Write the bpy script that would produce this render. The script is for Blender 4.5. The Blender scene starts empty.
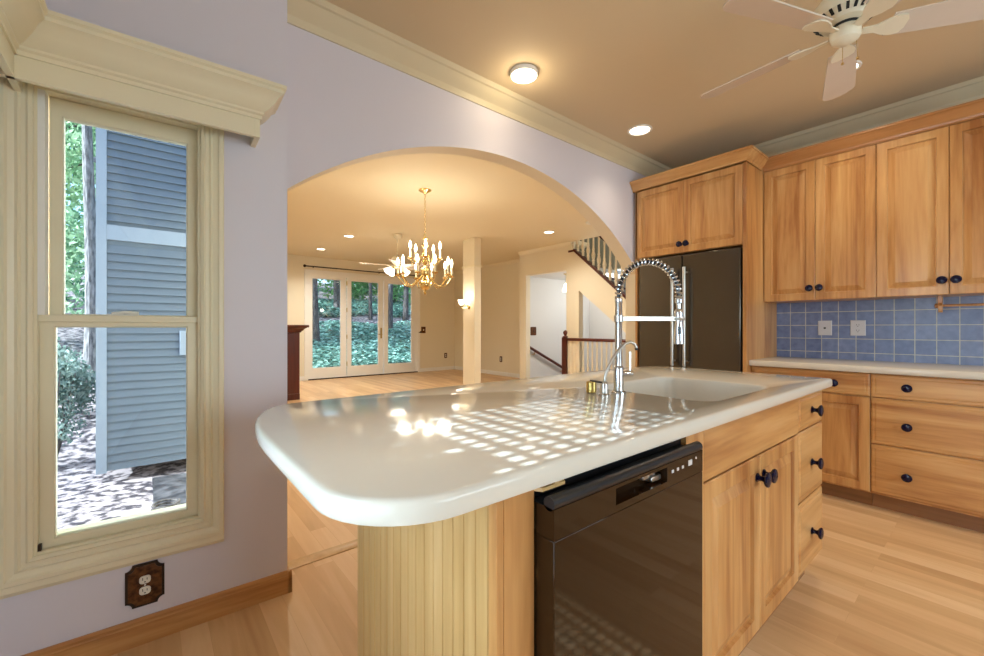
import bpy, bmesh, math, random
from mathutils import Vector, Matrix, Euler
random.seed(7)
SC = bpy.context.scene
COL = SC.collection
PI = math.pi

# ------------------------------------------------------------------ camera, world, sun, exposure
cam_d = bpy.data.cameras.new('camera')
cam_d.sensor_width = 36.0
cam_d.lens = 417.0 / 984.0 * 36.0
cam_d.clip_start = 0.02
cam = bpy.data.objects.new('camera', cam_d)
COL.objects.link(cam)
cam.location = (0, 0, 1.156)
cam.rotation_euler = (PI / 2, 0, -math.radians(39.3567))
SC.camera = cam

SC.view_settings.view_transform = 'Standard'
SC.view_settings.look = 'None'
SC.view_settings.gamma = 1.0
SC.view_settings.exposure = 0.35
try:
    SC.view_settings.use_curve_mapping = False
except Exception:
    pass
SC.cycles.use_denoising = True
SC.cycles.max_bounces = 10
SC.cycles.diffuse_bounces = 5
SC.cycles.glossy_bounces = 5
SC.cycles.transmission_bounces = 8
SC.cycles.transparent_max_bounces = 16
SC.cycles.sample_clamp_indirect = 6.0

wd = bpy.data.worlds.new('sky')
SC.world = wd
wd.use_nodes = True
wn = wd.node_tree.nodes
sky = wn.new('ShaderNodeTexSky')
sky.sky_type = 'NISHITA'
sky.sun_disc = False
sky.sun_elevation = math.radians(42)
sky.sun_rotation = math.radians(-90)
sky.air_density = 1.0
sky.dust_density = 2.5
sky.ozone_density = 1.2
wn['Background'].inputs['Strength'].default_value = 0.46
wd.node_tree.links.new(sky.outputs[0], wn['Background'].inputs['Color'])


def lamp(name, kind, loc, power, color, **kw):
    l = bpy.data.lights.new(name, kind)
    l.energy = power
    l.color = color
    rot = kw.pop('rot', None)
    par = kw.pop('parent', None)
    for k, v in kw.items():
        setattr(l, k, v)
    o = bpy.data.objects.new(name, l)
    o.location = loc
    if rot is not None:
        o.rotation_euler = rot
    COL.objects.link(o)
    if par is not None:
        o.parent = par
    return o


WARM = (1.0, 0.80, 0.52)
SOFT = (1.0, 0.92, 0.76)
DAY = (0.86, 0.93, 1.0)
sun = lamp('sun', 'SUN', (-20, 0, 12), 10.5, (0.93, 0.965, 1.0), angle=math.radians(0.48))
sun.rotation_euler = Vector((0.80, 0.012, -0.48)).to_track_quat('-Z', 'Y').to_euler()
# added area fill standing in for daylight at the unseen left and rear windows
lamp('fill_left_window', 'AREA', (-0.62, 0.72, 1.25), 18, DAY, shape='RECTANGLE', size=1.4, size_y=0.5, rot=(0, -PI / 2, 0))
lamp('fill_left_window', 'AREA', (-0.62, -0.15, 0.85), 10, DAY, shape='RECTANGLE', size=0.7, size_y=0.8, rot=(0, -PI / 2, 0))
lamp('fill_rear_window', 'AREA', (1.9, -3.2, 1.45), 80, (1.0, 0.97, 0.93), shape='RECTANGLE', size=2.6, size_y=1.6, rot=(PI / 2, 0, 0))

# ------------------------------------------------------------------ helpers: materials
def new_mat(name):
    m = bpy.data.materials.new(name)
    m.use_nodes = True
    nt = m.node_tree
    b = nt.nodes['Principled BSDF']
    return m, nt, b


def setp(b, **kw):
    alias = {'spec': 'Specular IOR Level', 'rough': 'Roughness', 'metal': 'Metallic', 'coat': 'Coat Weight',
             'coatr': 'Coat Roughness', 'trans': 'Transmission Weight', 'ior': 'IOR', 'es': 'Emission Strength'}
    for k, v in kw.items():
        b.inputs[alias.get(k, k)].default_value = v


def plain(name, c, rough=0.5, metal=0.0, spec=0.5, var=0.04, scale=8.0, **kw):
    """A paint, metal or plastic with a faint procedural variation."""
    m, nt, b = new_mat(name)
    setp(b, rough=rough, metal=metal, spec=spec, **kw)
    tc = nt.nodes.new('ShaderNodeTexCoord')
    no = nt.nodes.new('ShaderNodeTexNoise')
    no.inputs['Scale'].default_value = scale
    no.inputs['Detail'].default_value = 3
    mx = nt.nodes.new('ShaderNodeMix')
    mx.data_type = 'RGBA'
    a = [max(0, x * (1 - var)) for x in c] + [1]
    z = [min(1, x * (1 + var)) for x in c] + [1]
    mx.inputs[6].default_value = a
    mx.inputs[7].default_value = z
    nt.links.new(tc.outputs['Object'], no.inputs['Vector'])
    nt.links.new(no.outputs['Fac'], mx.inputs[0])
    nt.links.new(mx.outputs[2], b.inputs['Base Color'])
    return m


def emit(name, c, s):
    m, nt, b = new_mat(name)
    setp(b, rough=0.4, es=s)
    b.inputs['Base Color'].default_value = (*c, 1)
    b.inputs['Emission Color'].default_value = (*c, 1)
    return m


def wood(name, axis, tones, scale=7.0, rough=0.32, stretch=0.07, spec=0.45, coat=0.15):
    """Wood with its grain along one local axis."""
    m, nt, b = new_mat(name)
    setp(b, rough=rough, spec=spec, coat=coat, coatr=0.15)
    tc = nt.nodes.new('ShaderNodeTexCoord')
    oi = nt.nodes.new('ShaderNodeObjectInfo')
    mu = nt.nodes.new('ShaderNodeVectorMath')
    mu.operation = 'SCALE'
    mu.inputs[0].default_value = (13.1, 7.7, 5.3)
    ad = nt.nodes.new('ShaderNodeVectorMath')
    mp = nt.nodes.new('ShaderNodeMapping')
    s = [1.0, 1.0, 1.0]
    s[axis] = stretch
    mp.inputs['Scale'].default_value = s
    n1 = nt.nodes.new('ShaderNodeTexNoise')
    n1.inputs['Scale'].default_value = scale
    n1.inputs['Detail'].default_value = 5
    n1.inputs['Roughness'].default_value = 0.55
    n1.inputs['Distortion'].default_value = 1.2
    n2 = nt.nodes.new('ShaderNodeTexNoise')
    n2.inputs['Scale'].default_value = scale * 9
    n2.inputs['Detail'].default_value = 3
    mix = nt.nodes.new('ShaderNodeMix')
    mix.data_type = 'FLOAT'
    mix.inputs[0].default_value = 0.22
    cr = nt.nodes.new('ShaderNodeValToRGB')
    els = cr.color_ramp.elements
    els[0].position = 0.34
    els[0].color = (*tones[0], 1)
    els[1].position = 0.66
    els[1].color = (*tones[2], 1)
    e = els.new(0.5)
    e.color = (*tones[1], 1)
    L = nt.links.new
    L(oi.outputs['Random'], mu.inputs['Scale'])
    L(tc.outputs['Object'], ad.inputs[0])
    L(mu.outputs[0], ad.inputs[1])
    L(ad.outputs[0], mp.inputs['Vector'])
    L(mp.outputs[0], n1.inputs['Vector'])
    L(mp.outputs[0], n2.inputs['Vector'])
    L(n1.outputs['Fac'], mix.inputs[2])
    L(n2.outputs['Fac'], mix.inputs[3])
    L(mix.outputs[0], cr.inputs['Fac'])
    L(cr.outputs['Color'], b.inputs['Base Color'])
    return m


def floor_mat():
    m, nt, b = new_mat('maple_floor')
    setp(b, rough=0.34, spec=0.25)
    L = nt.links.new
    tc = nt.nodes.new('ShaderNodeTexCoord')
    mp = nt.nodes.new('ShaderNodeMapping')
    mp.inputs['Rotation'].default_value = (0, 0, PI / 2)
    br = nt.nodes.new('ShaderNodeTexBrick')
    br.offset = 0.37
    br.offset_frequency = 2
    br.inputs['Color1'].default_value = (0.0, 0.0, 0.0, 1)
    br.inputs['Color2'].default_value = (1.0, 1.0, 1.0, 1)
    br.inputs['Mortar'].default_value = (0.2, 0.2, 0.2, 1)
    br.inputs['Scale'].default_value = 1.0
    br.inputs['Mortar Size'].default_value = 0.0009
    br.inputs['Brick Width'].default_value = 1.05
    br.inputs['Row Height'].default_value = 0.088
    br.inputs['Bias'].default_value = 0.0
    mp2 = nt.nodes.new('ShaderNodeMapping')
    mp2.inputs['Scale'].default_value = (1.0, 0.09, 1.0)
    no = nt.nodes.new('ShaderNodeTexNoise')
    no.inputs['Scale'].default_value = 14
    no.inputs['Detail'].default_value = 6
    no.inputs['Distortion'].default_value = 1.5
    addv = nt.nodes.new('ShaderNodeVectorMath')
    sc = nt.nodes.new('ShaderNodeVectorMath')
    sc.operation = 'SCALE'
    sc.inputs['Scale'].default_value = 9.0
    mix = nt.nodes.new('ShaderNodeMix')
    mix.data_type = 'FLOAT'
    mix.inputs[0].default_value = 0.55
    cr = nt.nodes.new('ShaderNodeValToRGB')
    els = cr.color_ramp.elements
    els[0].position = 0.12
    els[0].color = (0.50, 0.285, 0.135, 1)
    els[1].position = 0.88
    els[1].color = (0.80, 0.57, 0.345, 1)
    e = els.new(0.5)
    e.color = (0.67, 0.43, 0.225, 1)
    L(tc.outputs['Object'], mp.inputs['Vector'])
    L(mp.outputs[0], br.inputs['Vector'])
    L(br.outputs['Color'], sc.inputs[0])
    L(tc.outputs['Object'], addv.inputs[0])
    L(sc.outputs[0], addv.inputs[1])
    L(addv.outputs[0], mp2.inputs['Vector'])
    L(mp2.outputs[0], no.inputs['Vector'])
    sep = nt.nodes.new('ShaderNodeSeparateColor')
    L(br.outputs['Color'], sep.inputs[0])
    L(sep.outputs[0], mix.inputs[2])
    L(no.outputs['Fac'], mix.inputs[3])
    L(mix.outputs[0], cr.inputs['Fac'])
    L(cr.outputs['Color'], b.inputs['Base Color'])
    bp = nt.nodes.new('ShaderNodeBump')
    bp.inputs['Strength'].default_value = 0.12
    bp.inputs['Distance'].default_value = 0.001
    L(br.outputs['Fac'], bp.inputs['Height'])
    bp.invert = True
    L(bp.outputs[0], b.inputs['Normal'])
    return m


def tile_mat():
    m, nt, b = new_mat('blue_tile')
    L = nt.links.new
    tc = nt.nodes.new('ShaderNodeTexCoord')
    mp = nt.nodes.new('ShaderNodeMapping')
    # the tile grid lies on the wall's y-z plane
    mp.inputs['Location'].default_value = (-1.1136, -0.968, 0)
    sx = nt.nodes.new('ShaderNodeSeparateXYZ')
    cb = nt.nodes.new('ShaderNodeCombineXYZ')
    br = nt.nodes.new('ShaderNodeTexBrick')
    br.offset = 0.0
    br.inputs['Scale'].default_value = 1.0
    br.inputs['Brick Width'].default_value = 0.1048
    br.inputs['Row Height'].default_value = 0.105
    br.inputs['Mortar Size'].default_value = 0.0026
    br.inputs['Mortar Smooth'].default_value = 0.1
    br.inputs['Color1'].default_value = (0.15, 0.195, 0.36, 1)
    br.inputs['Color2'].default_value = (0.19, 0.24, 0.41, 1)
    br.inputs['Mortar'].default_value = (0.56, 0.54, 0.46, 1)
    no = nt.nodes.new('ShaderNodeTexNoise')
    no.inputs['Scale'].default_value = 26
    no.inputs['Detail'].default_value = 5
    mx = nt.nodes.new('ShaderNodeMix')
    mx.data_type = 'RGBA'
    mx.blend_type = 'SOFT_LIGHT'
    mx.inputs[0].default_value = 0.6
    L(tc.outputs['Object'], sx.inputs[0])
    L(sx.outputs['Y'], cb.inputs['X'])
    L(sx.outputs['Z'], cb.inputs['Y'])
    L(cb.outputs[0], mp.inputs['Vector'])
    L(mp.outputs[0], br.inputs['Vector'])
    L(tc.outputs['Object'], no.inputs['Vector'])
    L(br.outputs['Color'], mx.inputs[6])
    L(no.outputs['Fac'], mx.inputs[7])
    L(mx.outputs[2], b.inputs['Base Color'])
    setp(b, rough=0.3, spec=0.5)
    bp = nt.nodes.new('ShaderNodeBump')
    bp.inputs['Strength'].default_value = 0.25
    bp.inputs['Distance'].default_value = 0.002
    bp.invert = True
    L(br.outputs['Fac'], bp.inputs['Height'])
    L(bp.outputs[0], b.inputs['Normal'])
    return m


def glass_mat():
    m = bpy.data.materials.new('window_glass')
    m.use_nodes = True
    nt = m.node_tree
    nt.nodes.clear()
    out = nt.nodes.new('ShaderNodeOutputMaterial')
    t = nt.nodes.new('ShaderNodeBsdfTransparent')
    t.inputs['Color'].default_value = (0.86, 0.95, 1.0, 1)
    g = nt.nodes.new('ShaderNodeBsdfGlossy')
    g.inputs['Roughness'].default_value = 0.0
    f = nt.nodes.new('ShaderNodeFresnel')
    f.inputs['IOR'].default_value = 1.45
    mx = nt.nodes.new('ShaderNodeMixShader')
    nt.links.new(f.outputs[0], mx.inputs[0])
    nt.links.new(t.outputs[0], mx.inputs[1])
    nt.links.new(g.outputs[0], mx.inputs[2])
    nt.links.new(mx.outputs[0], out.inputs['Surface'])
    return m


def leaf_mat(name, c1, c2):
    m, nt, b = new_mat(name)
    L = nt.links.new
    ge = nt.nodes.new('ShaderNodeNewGeometry')
    cr = nt.nodes.new('ShaderNodeMix')
    cr.data_type = 'RGBA'
    cr.inputs[6].default_value = (*c1, 1)
    cr.inputs[7].default_value = (*c2, 1)
    L(ge.outputs['Random Per Island'], cr.inputs[0])
    L(cr.outputs[2], b.inputs['Base Color'])
    setp(b, rough=0.55, spec=0.3)
    tr = nt.nodes.new('ShaderNodeBsdfTranslucent')
    L(cr.outputs[2], tr.inputs['Color'])
    mx = nt.nodes.new('ShaderNodeMixShader')
    mx.inputs[0].default_value = 0.35
    out = nt.nodes['Material Output']
    L(b.outputs[0], mx.inputs[1])
    L(tr.outputs[0], mx.inputs[2])
    L(mx.outputs[0], out.inputs['Surface'])
    return m


def noise_mat(name, c1, c2, scale, rough=0.9, detail=8, lo=0.35, hi=0.65, stretch=(1, 1, 1), bump=0.0):
    m, nt, b = new_mat(name)
    L = nt.links.new
    tc = nt.nodes.new('ShaderNodeTexCoord')
    mp = nt.nodes.new('ShaderNodeMapping')
    mp.inputs['Scale'].default_value = stretch
    no = nt.nodes.new('ShaderNodeTexNoise')
    no.inputs['Scale'].default_value = scale
    no.inputs['Detail'].default_value = detail
    cr = nt.nodes.new('ShaderNodeValToRGB')
    cr.color_ramp.elements[0].position = lo
    cr.color_ramp.elements[0].color = (*c1, 1)
    cr.color_ramp.elements[1].position = hi
    cr.color_ramp.elements[1].color = (*c2, 1)
    L(tc.outputs['Object'], mp.inputs[0])
    L(mp.outputs[0], no.inputs['Vector'])
    L(no.outputs['Fac'], cr.inputs['Fac'])
    L(cr.outputs[0], b.inputs['Base Color'])
    setp(b, rough=rough, spec=0.2)
    if bump:
        bp = nt.nodes.new('ShaderNodeBump')
        bp.inputs['Strength'].default_value = bump
        L(no.outputs['Fac'], bp.inputs['Height'])
        L(bp.outputs[0], b.inputs['Normal'])
    return m


HONEY = [(0.345, 0.132, 0.037), (0.54, 0.272, 0.093), (0.66, 0.385, 0.16)]
MAT = {}
MAT['wood_x'] = wood('honey_maple_grain_across', 0, HONEY)
MAT['wood_z'] = wood('honey_maple_grain_upright', 2, HONEY)
MAT['bead'] = wood('pale_maple_beadboard', 2, [(0.45, 0.26, 0.09), (0.54, 0.33, 0.13), (0.62, 0.40, 0.18)], scale=11)
MAT['dark_wood'] = wood('dark_toe_wood', 0, [(0.20, 0.085, 0.03), (0.27, 0.12, 0.045), (0.33, 0.155, 0.06)])  # darker tones of the honey wood for the toe kicks
MAT['mahogany'] = wood('mahogany', 2, [(0.050, 0.008, 0.004), (0.085, 0.014, 0.007), (0.115, 0.02, 0.01)], rough=0.3)
MAT['floor'] = floor_mat()
MAT['tile'] = tile_mat()
MAT['glass'] = glass_mat()
MAT['lavender'] = plain('lavender_wall_paint', (0.70, 0.675, 0.745), 0.6, var=0.015, scale=2)
MAT['cream_wall'] = plain('cream_wall_paint', (0.80, 0.73, 0.57), 0.6, var=0.015, scale=2)
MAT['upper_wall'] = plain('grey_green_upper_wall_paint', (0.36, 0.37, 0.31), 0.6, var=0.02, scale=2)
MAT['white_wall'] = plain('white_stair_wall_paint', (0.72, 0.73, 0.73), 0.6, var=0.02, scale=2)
MAT['ceiling'] = plain('ceiling_paint', (0.66, 0.545, 0.36), 0.7, var=0.015, scale=2)
MAT['cream_trim_shaded'] = plain('cream_trim_shaded_paint', (0.68, 0.595, 0.405), 0.4, var=0.02)  # darker copy of the cream trim: shade on the crowns put into the colour
MAT['living_ceiling'] = plain('cream_ceiling_paint', (0.80, 0.71, 0.52), 0.7, var=0.015, scale=2)
MAT['cream_trim'] = plain('cream_gloss_trim', (0.80, 0.73, 0.53), 0.35, var=0.02)
MAT['white_trim'] = plain('white_gloss_trim', (0.85, 0.84, 0.80), 0.35, var=0.02)
MAT['counter'] = plain('cream_solid_surface', (0.66, 0.615, 0.54), 0.11, spec=0.32, var=0.012, scale=40)
MAT['black_gloss'] = plain('black_gloss_enamel', (0.022, 0.009, 0.003), 0.04, spec=0.30)
MAT['black_satin'] = plain('black_satin_plastic', (0.008, 0.009, 0.012), 0.28)
MAT['black_matte'] = plain('black_matte', (0.008, 0.008, 0.008), 0.7)
MAT['navy'] = plain('navy_glazed_ceramic', (0.004, 0.004, 0.026), 0.12, spec=0.4)
MAT['slate_steel'] = plain('dark_slate_steel', (0.105, 0.09, 0.075), 0.24, metal=0.85)
MAT['chrome'] = plain('chrome', (0.60, 0.62, 0.65), 0.2, metal=1.0)
MAT['steel'] = plain('brushed_steel', (0.50, 0.48, 0.45), 0.30, metal=1.0)
MAT['brass'] = plain('polished_brass', (0.72, 0.56, 0.26), 0.18, metal=1.0)
MAT['gold'] = plain('satin_gold', (0.50, 0.37, 0.12), 0.32, metal=0.9)
MAT['bronze'] = plain('dark_bronze', (0.035, 0.02, 0.012), 0.45, metal=0.4)
MAT['plate_brown'] = noise_mat('embossed_brown_plate', (0.045, 0.016, 0.006), (0.16, 0.065, 0.022), 55, rough=0.4, bump=0.5)
MAT['ivory'] = plain('ivory_plastic', (0.80, 0.78, 0.70), 0.4)
MAT['white_plastic'] = plain('white_plastic', (0.62, 0.60, 0.62), 0.4)
MAT['fan_white'] = plain('fan_blade_white', (0.66, 0.57, 0.48), 0.25, spec=0.5)
MAT['fan_cream'] = plain('fan_motor_cream', (0.78, 0.72, 0.56), 0.35)
MAT['siding'] = plain('blue_grey_siding', (0.098, 0.122, 0.150), 0.6, var=0.05, scale=5)
MAT['siding_trim'] = plain('pale_siding_trim', (0.22, 0.255, 0.30), 0.55)
MAT['bark'] = noise_mat('tree_bark', (0.04, 0.035, 0.033), (0.15, 0.13, 0.12), 9, stretch=(3, 3, 0.6), bump=0.6)
MAT['grey_bark'] = noise_mat('grey_tree_bark', (0.09, 0.088, 0.09), (0.33, 0.31, 0.30), 9, stretch=(3, 3, 0.6), bump=0.6)
MAT['mulch'] = noise_mat('mulch_branch_shade', (0.045, 0.038, 0.045), (0.40, 0.33, 0.32), 10, lo=0.42, hi=0.56, bump=0.4)  # mulch colour; its dark patches stand in for fine branch shadows
MAT['shaded_ground'] = noise_mat('ground_in_shadow', (0.02, 0.02, 0.024), (0.09, 0.085, 0.09), 9, bump=0.4)  # dark tone carries the shadow on the ground below the clapboards
MAT['leaf_a'] = leaf_mat('leaf_bright', (0.10, 0.26, 0.09), (0.34, 0.60, 0.24))
MAT['leaf_b'] = leaf_mat('leaf_deep', (0.03, 0.14, 0.07), (0.13, 0.38, 0.18))
MAT['leaf_pale'] = leaf_mat('leaf_pale', (0.10, 0.18, 0.15), (0.46, 0.56, 0.47))
MAT['leaf_light'] = leaf_mat('leaf_light', (0.16, 0.32, 0.16), (0.58, 0.78, 0.48))
MAT['ivy'] = leaf_mat('leaf_ivy', (0.02, 0.10, 0.07), (0.48, 0.74, 0.60))
MAT['bulb'] = emit('candle_bulb_glow', (1.0, 0.86, 0.60), 7.0)
MAT['disc_glow'] = emit('ceiling_light_glow', (1.0, 0.88, 0.66), 6.0)
MAT['shade_glow'] = emit('frosted_shade_glow', (1.0, 0.90, 0.72), 2.5)
MAT['candle'] = plain('ivory_candle_sleeve', (0.85, 0.78, 0.58), 0.5)


# ------------------------------------------------------------------ helpers: geometry
class MB:
    """Collects shapes, then links them as ONE mesh object."""

    def __init__(self):
        self.v, self.f = [], []

    def add(self, vs, fs):
        o = len(self.v)
        self.v += [tuple(p) for p in vs]
        self.f += [tuple(i + o for i in f) for f in fs]

    def box(self, x0, x1, y0, y1, z0, z1):
        if x0 > x1: x0, x1 = x1, x0
        if y0 > y1: y0, y1 = y1, y0
        if z0 > z1: z0, z1 = z1, z0
        self.add([(x0, y0, z0), (x1, y0, z0), (x1, y1, z0), (x0, y1, z0), (x0, y0, z1), (x1, y0, z1), (x1, y1, z1), (x0, y1, z1)],
                 [(0, 3, 2, 1), (4, 5, 6, 7), (0, 1, 5, 4), (1, 2, 6, 5), (2, 3, 7, 6), (3, 0, 4, 7)])
        return self

    def loft(self, loops, cap0=True, cap1=True, closed=True):
        n = len(loops[0])
        vs = [p for l in loops for p in l]
        fs = []
        for k in range(len(loops) - 1):
            for i in range(n if closed else n - 1):
                j = (i + 1) % n
                fs.append((k * n + i, k * n + j, (k + 1) * n + j, (k + 1) * n + i))
        if cap0: fs.append(tuple(reversed(range(n))))
        if cap1: fs.append(tuple(range((len(loops) - 1) * n, len(loops) * n)))
        self.add(vs, fs)
        return self

    def tube(self, pts, r, n=8, caps=True):
        pts = [Vector(p) for p in pts]
        rs = r if isinstance(r, (list, tuple)) else [r] * len(pts)
        loops = []
        up = None
        for i, p in enumerate(pts):
            a = pts[max(i - 1, 0)]
            b = pts[min(i + 1, len(pts) - 1)]
            t = (b - a).normalized()
            if up is None:
                up = Vector((0, 0, 1)) if abs(t.z) < 0.9 else Vector((1, 0, 0))
            u = (up - t * up.dot(t))
            if u.length < 1e-6:
                u = t.orthogonal()
            u.normalize()
            w = t.cross(u)
            up = u
            loops.append([p + (u * math.cos(2 * PI * k / n) + w * math.sin(2 * PI * k / n)) * rs[i] for k in range(n)])
        self.loft(loops, caps, caps)
        return self

    def lathe(self, prof, c=(0, 0, 0), axis='z', n=20, caps=True):
        c = Vector(c)
        loops = []
        for (r, h) in prof:
            l = []
            for k in range(n):
                a = 2 * PI * k / n
                x, y = r * math.cos(a), r * math.sin(a)
                if axis == 'z': q = Vector((x, y, h))
                elif axis == 'y': q = Vector((x, h, -y))
                elif axis == 'x': q = Vector((h, x, y))
                l.append(c + q)
            loops.append(l)
        self.loft(loops, caps, caps)
        return self

    def prism(self, poly, a, b, plane='xy'):
        def P(p, h):
            if plane == 'xy': return (p[0], p[1], h)
            if plane == 'xz': return (p[0], h, p[1])
            return (h, p[0], p[1])
        self.loft([[P(p, a) for p in poly], [P(p, b) for p in poly]])
        return self

    def strip(self, prof, p0, p1, out, up=(0, 0, 1)):
        """A moulding: prof = [(out, up)] swept straight from p0 to p1."""
        p0, p1, out, up = Vector(p0), Vector(p1), Vector(out), Vector(up)
        self.loft([[p0 + out * o + up * h for o, h in prof], [p1 + out * o + up * h for o, h in prof]])
        return self

    def sphere(self, c, r, n=12, sz=1.0):
        m = n // 2
        prof = [(max(1e-4, r * math.sin(PI * k / m)), -r * sz * math.cos(PI * k / m)) for k in range(m + 1)]
        return self.lathe(prof, c, n=n)

    def build(self, name, mat, parent=None, bevel=0.0, smooth=35, loc=None, fix=True):
        me = bpy.data.meshes.new(name)
        me.from_pydata(self.v, [], self.f)
        if fix:
            bm = bmesh.new()
            bm.from_mesh(me)
            bmesh.ops.recalc_face_normals(bm, faces=bm.faces)
            bm.to_mesh(me)
            bm.free()
        me.materials.append(MAT[mat] if isinstance(mat, str) else mat)
        if smooth:
            me.polygons.foreach_set('use_smooth', [True] * len(me.polygons))
            me.set_sharp_from_angle(angle=math.radians(smooth))
        o = bpy.data.objects.new(name, me)
        COL.objects.link(o)
        if parent is not None: o.parent = parent
        if loc is not None: o.location = loc
        if bevel:
            b = o.modifiers.new('soft_edges', 'BEVEL')
            b.width = bevel
            b.segments = 2
            b.limit_method = 'ANGLE'
            b.angle_limit = math.radians(40)
        return o


def thing(name, label, cat, loc=(0, 0, 0), rotz=0.0, group=None):
    o = bpy.data.objects.new(name, None)
    o.empty_display_size = 0.05
    COL.objects.link(o)
    o.location = loc
    o.rotation_euler = (0, 0, rotz)
    o['label'] = label
    o['category'] = cat
    if group: o['group'] = group
    return o


def tag(o, label, cat, group=None, kind=None):
    o['label'] = label
    o['category'] = cat
    if group: o['group'] = group
    if kind: o['kind'] = kind
    return o


def struct(o, label=None):
    o['kind'] = 'structure'
    if label: o['label'] = label
    return o


def dup(root, loc, rotz=None, label=None):
    r = root.copy()
    COL.objects.link(r)
    r.location = loc
    if rotz is not None: r.rotation_euler = (0, 0, rotz)
    if label: r['label'] = label
    for ch in list(root.children):
        c = ch.copy()
        COL.objects.link(c)
        c.parent = r
        for g in list(ch.children):
            d = g.copy()
            COL.objects.link(d)
            d.parent = c
    return r


def rrect(x0, x1, y0, y1, r, seg=8):
    """Rounded rectangle, counter-clockwise; r may be four radii (x1y0, x1y1, x0y1, x0y0)."""
    rr = r if isinstance(r, (list, tuple)) else [r] * 4
    pts = []
    for (cx, cy, q, a0) in ((x1, y0, rr[0], -PI / 2), (x1, y1, rr[1], 0), (x0, y1, rr[2], PI / 2), (x0, y0, rr[3], PI)):
        mx = cx - q if cx == x1 else cx + q
        my = cy - q if cy == y1 else cy + q
        for k in range(seg + 1):
            a = a0 + PI / 2 * k / seg
            pts.append((mx + q * math.cos(a), my + q * math.sin(a)))
    return pts


def inset(poly, d):
    """Shrinks a counter-clockwise polygon by d along its vertex normals."""
    n = len(poly)
    out = []
    for i in range(n):
        p, a, b = Vector(poly[i]), Vector(poly[i - 1]), Vector(poly[(i + 1) % n])
        if (p - a).length < 1e-7: a = Vector(poly[i - 2])
        if (b - p).length < 1e-7: b = Vector(poly[(i + 2) % n])
        e1, e2 = (p - a).normalized(), (b - p).normalized()
        n1, n2 = Vector((-e1.y, e1.x)), Vector((-e2.y, e2.x))
        m = (n1 + n2)
        m.normalize()
        k = d / max(0.35, m.dot(n1))
        out.append((p.x + m.x * k, p.y + m.y * k))
    return out


def rect_loop(x0, x1, z0, z1, y, d=0.0):
    return [(x0 + d, y, z0 + d), (x1 - d, y, z0 + d), (x1 - d, y, z1 - d), (x0 + d, y, z1 - d)]


def panel(mb, x0, x1, z0, z1, t=0.02, kind='raised'):
    """A raised-panel door or routed drawer front; its back on y=0, its face towards -y."""
    if kind == 'raised':
        steps = [(0, 0), (0, -t + 0.003), (0.003, -t), (0.052, -t), (0.0545, -t + 0.011), (0.060, -t + 0.012), (0.090, -t + 0.002), (0.092, -t + 0.001)]
    elif kind == 'drawer':
        steps = [(0, 0), (0, -t + 0.008), (0.008, -t + 0.003), (0.020, -t + 0.003), (0.026, -t), (0.04, -t)]
    else:
        steps = [(0, 0), (0, -t + 0.003), (0.003, -t), (0.02, -t)]
    mb.loft([rect_loop(x0, x1, z0, z1, y, d) for d, y in steps], True, True)
    return mb


def frame_ring(mb, x0, x1, z0, z1, prof):
    """A mitred rectangular frame: prof = [(outset from the rectangle, y)], closed."""
    loops = [rect_loop(x0, x1, z0, z1, y, -o) for o, y in prof]
    mb.loft(loops + [loops[0]], False, False)
    return mb


KNOB_PROF = [(r * 1.22, h * 1.12) for r, h in [(0.0125, 0.0), (0.0125, -0.003), (0.0075, -0.007), (0.0065, -0.014), (0.0095, -0.020), (0.0185, -0.025), (0.0205, -0.029), (0.019, -0.033), (0.011, -0.036), (0.002, -0.037)]]
KNOB_MESH = None


def knob(parent, x, z, y=-0.02):
    global KNOB_MESH
    if KNOB_MESH is None:
        o = MB().lathe(KNOB_PROF, axis='y', n=18).build('knob', 'navy', parent)
        KNOB_MESH = o.data
    else:
        o = bpy.data.objects.new('knob', KNOB_MESH)
        COL.objects.link(o)
        o.parent = parent
    o.location = (x, y, z)
    return o


# ------------------------------------------------------------------ the setting
H = 2.74
ROT = -math.radians(2.087)          # the window wall's slight turn
WC = (0.466, 1.985, 0.0)            # its free end corner


def on_window_wall(o):
    o.location = WC
    o.rotation_euler = (0, 0, ROT)
    return o


def plate_with_holes(mb, x0, x1, z0, z1, y0, y1, holes):
    """A wall slab (in x-z, thick in y) with rectangular openings."""
    xs = sorted({x0, x1} | {h[0] for h in holes} | {h[1] for h in holes})
    zs = sorted({z0, z1} | {h[2] for h in holes} | {h[3] for h in holes})
    for i in range(len(xs) - 1):
        for j in range(len(zs) - 1):
            mx, mz = (xs[i] + xs[i + 1]) / 2, (zs[j] + zs[j + 1]) / 2
            if any(h[0] < mx < h[1] and h[2] < mz < h[3] for h in holes): continue
            mb.box(xs[i], xs[i + 1], y0, y1, zs[j], zs[j + 1])
    return mb


# floors
struct(MB().box(-0.47, 4.17, -3.05, 2.17, -0.10, 0.0).build('floor', 'floor', smooth=0), 'honey maple strip floor of the kitchen')
fl = MB()
fl.box(0.43, 6.0, 2.17, 9.85, -0.10, 0.0)
fl.box(6.0, 6.65, 6.4, 9.85, -0.10, 0.0)
struct(fl.build('floor', 'floor', smooth=0), 'honey maple strip floor of the living room')
struct(MB().strip([(0, 0), (0.0, 0.003), (0.010, 0.005), (0.070, 0.005), (0.08, 0.003), (0.08, 0)], (0.47, 2.15, 0), (3.56, 2.15, 0), (0, 1, 0)).build('trim_threshold', 'bead'),
       'wood threshold strip under the arch')

# ceilings
struct(MB().box(-0.47, 4.17, -3.05, 2.30, H, H + 0.08).build('ceiling', 'ceiling', smooth=0))
cl = MB()
cl.box(0.40, 6.0, 2.30, 9.85, H, H + 0.08)
cl.box(6.0, 6.65, 5.1, 9.85, H, H + 0.08)
struct(cl.build('ceiling', 'living_ceiling', smooth=0))

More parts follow.
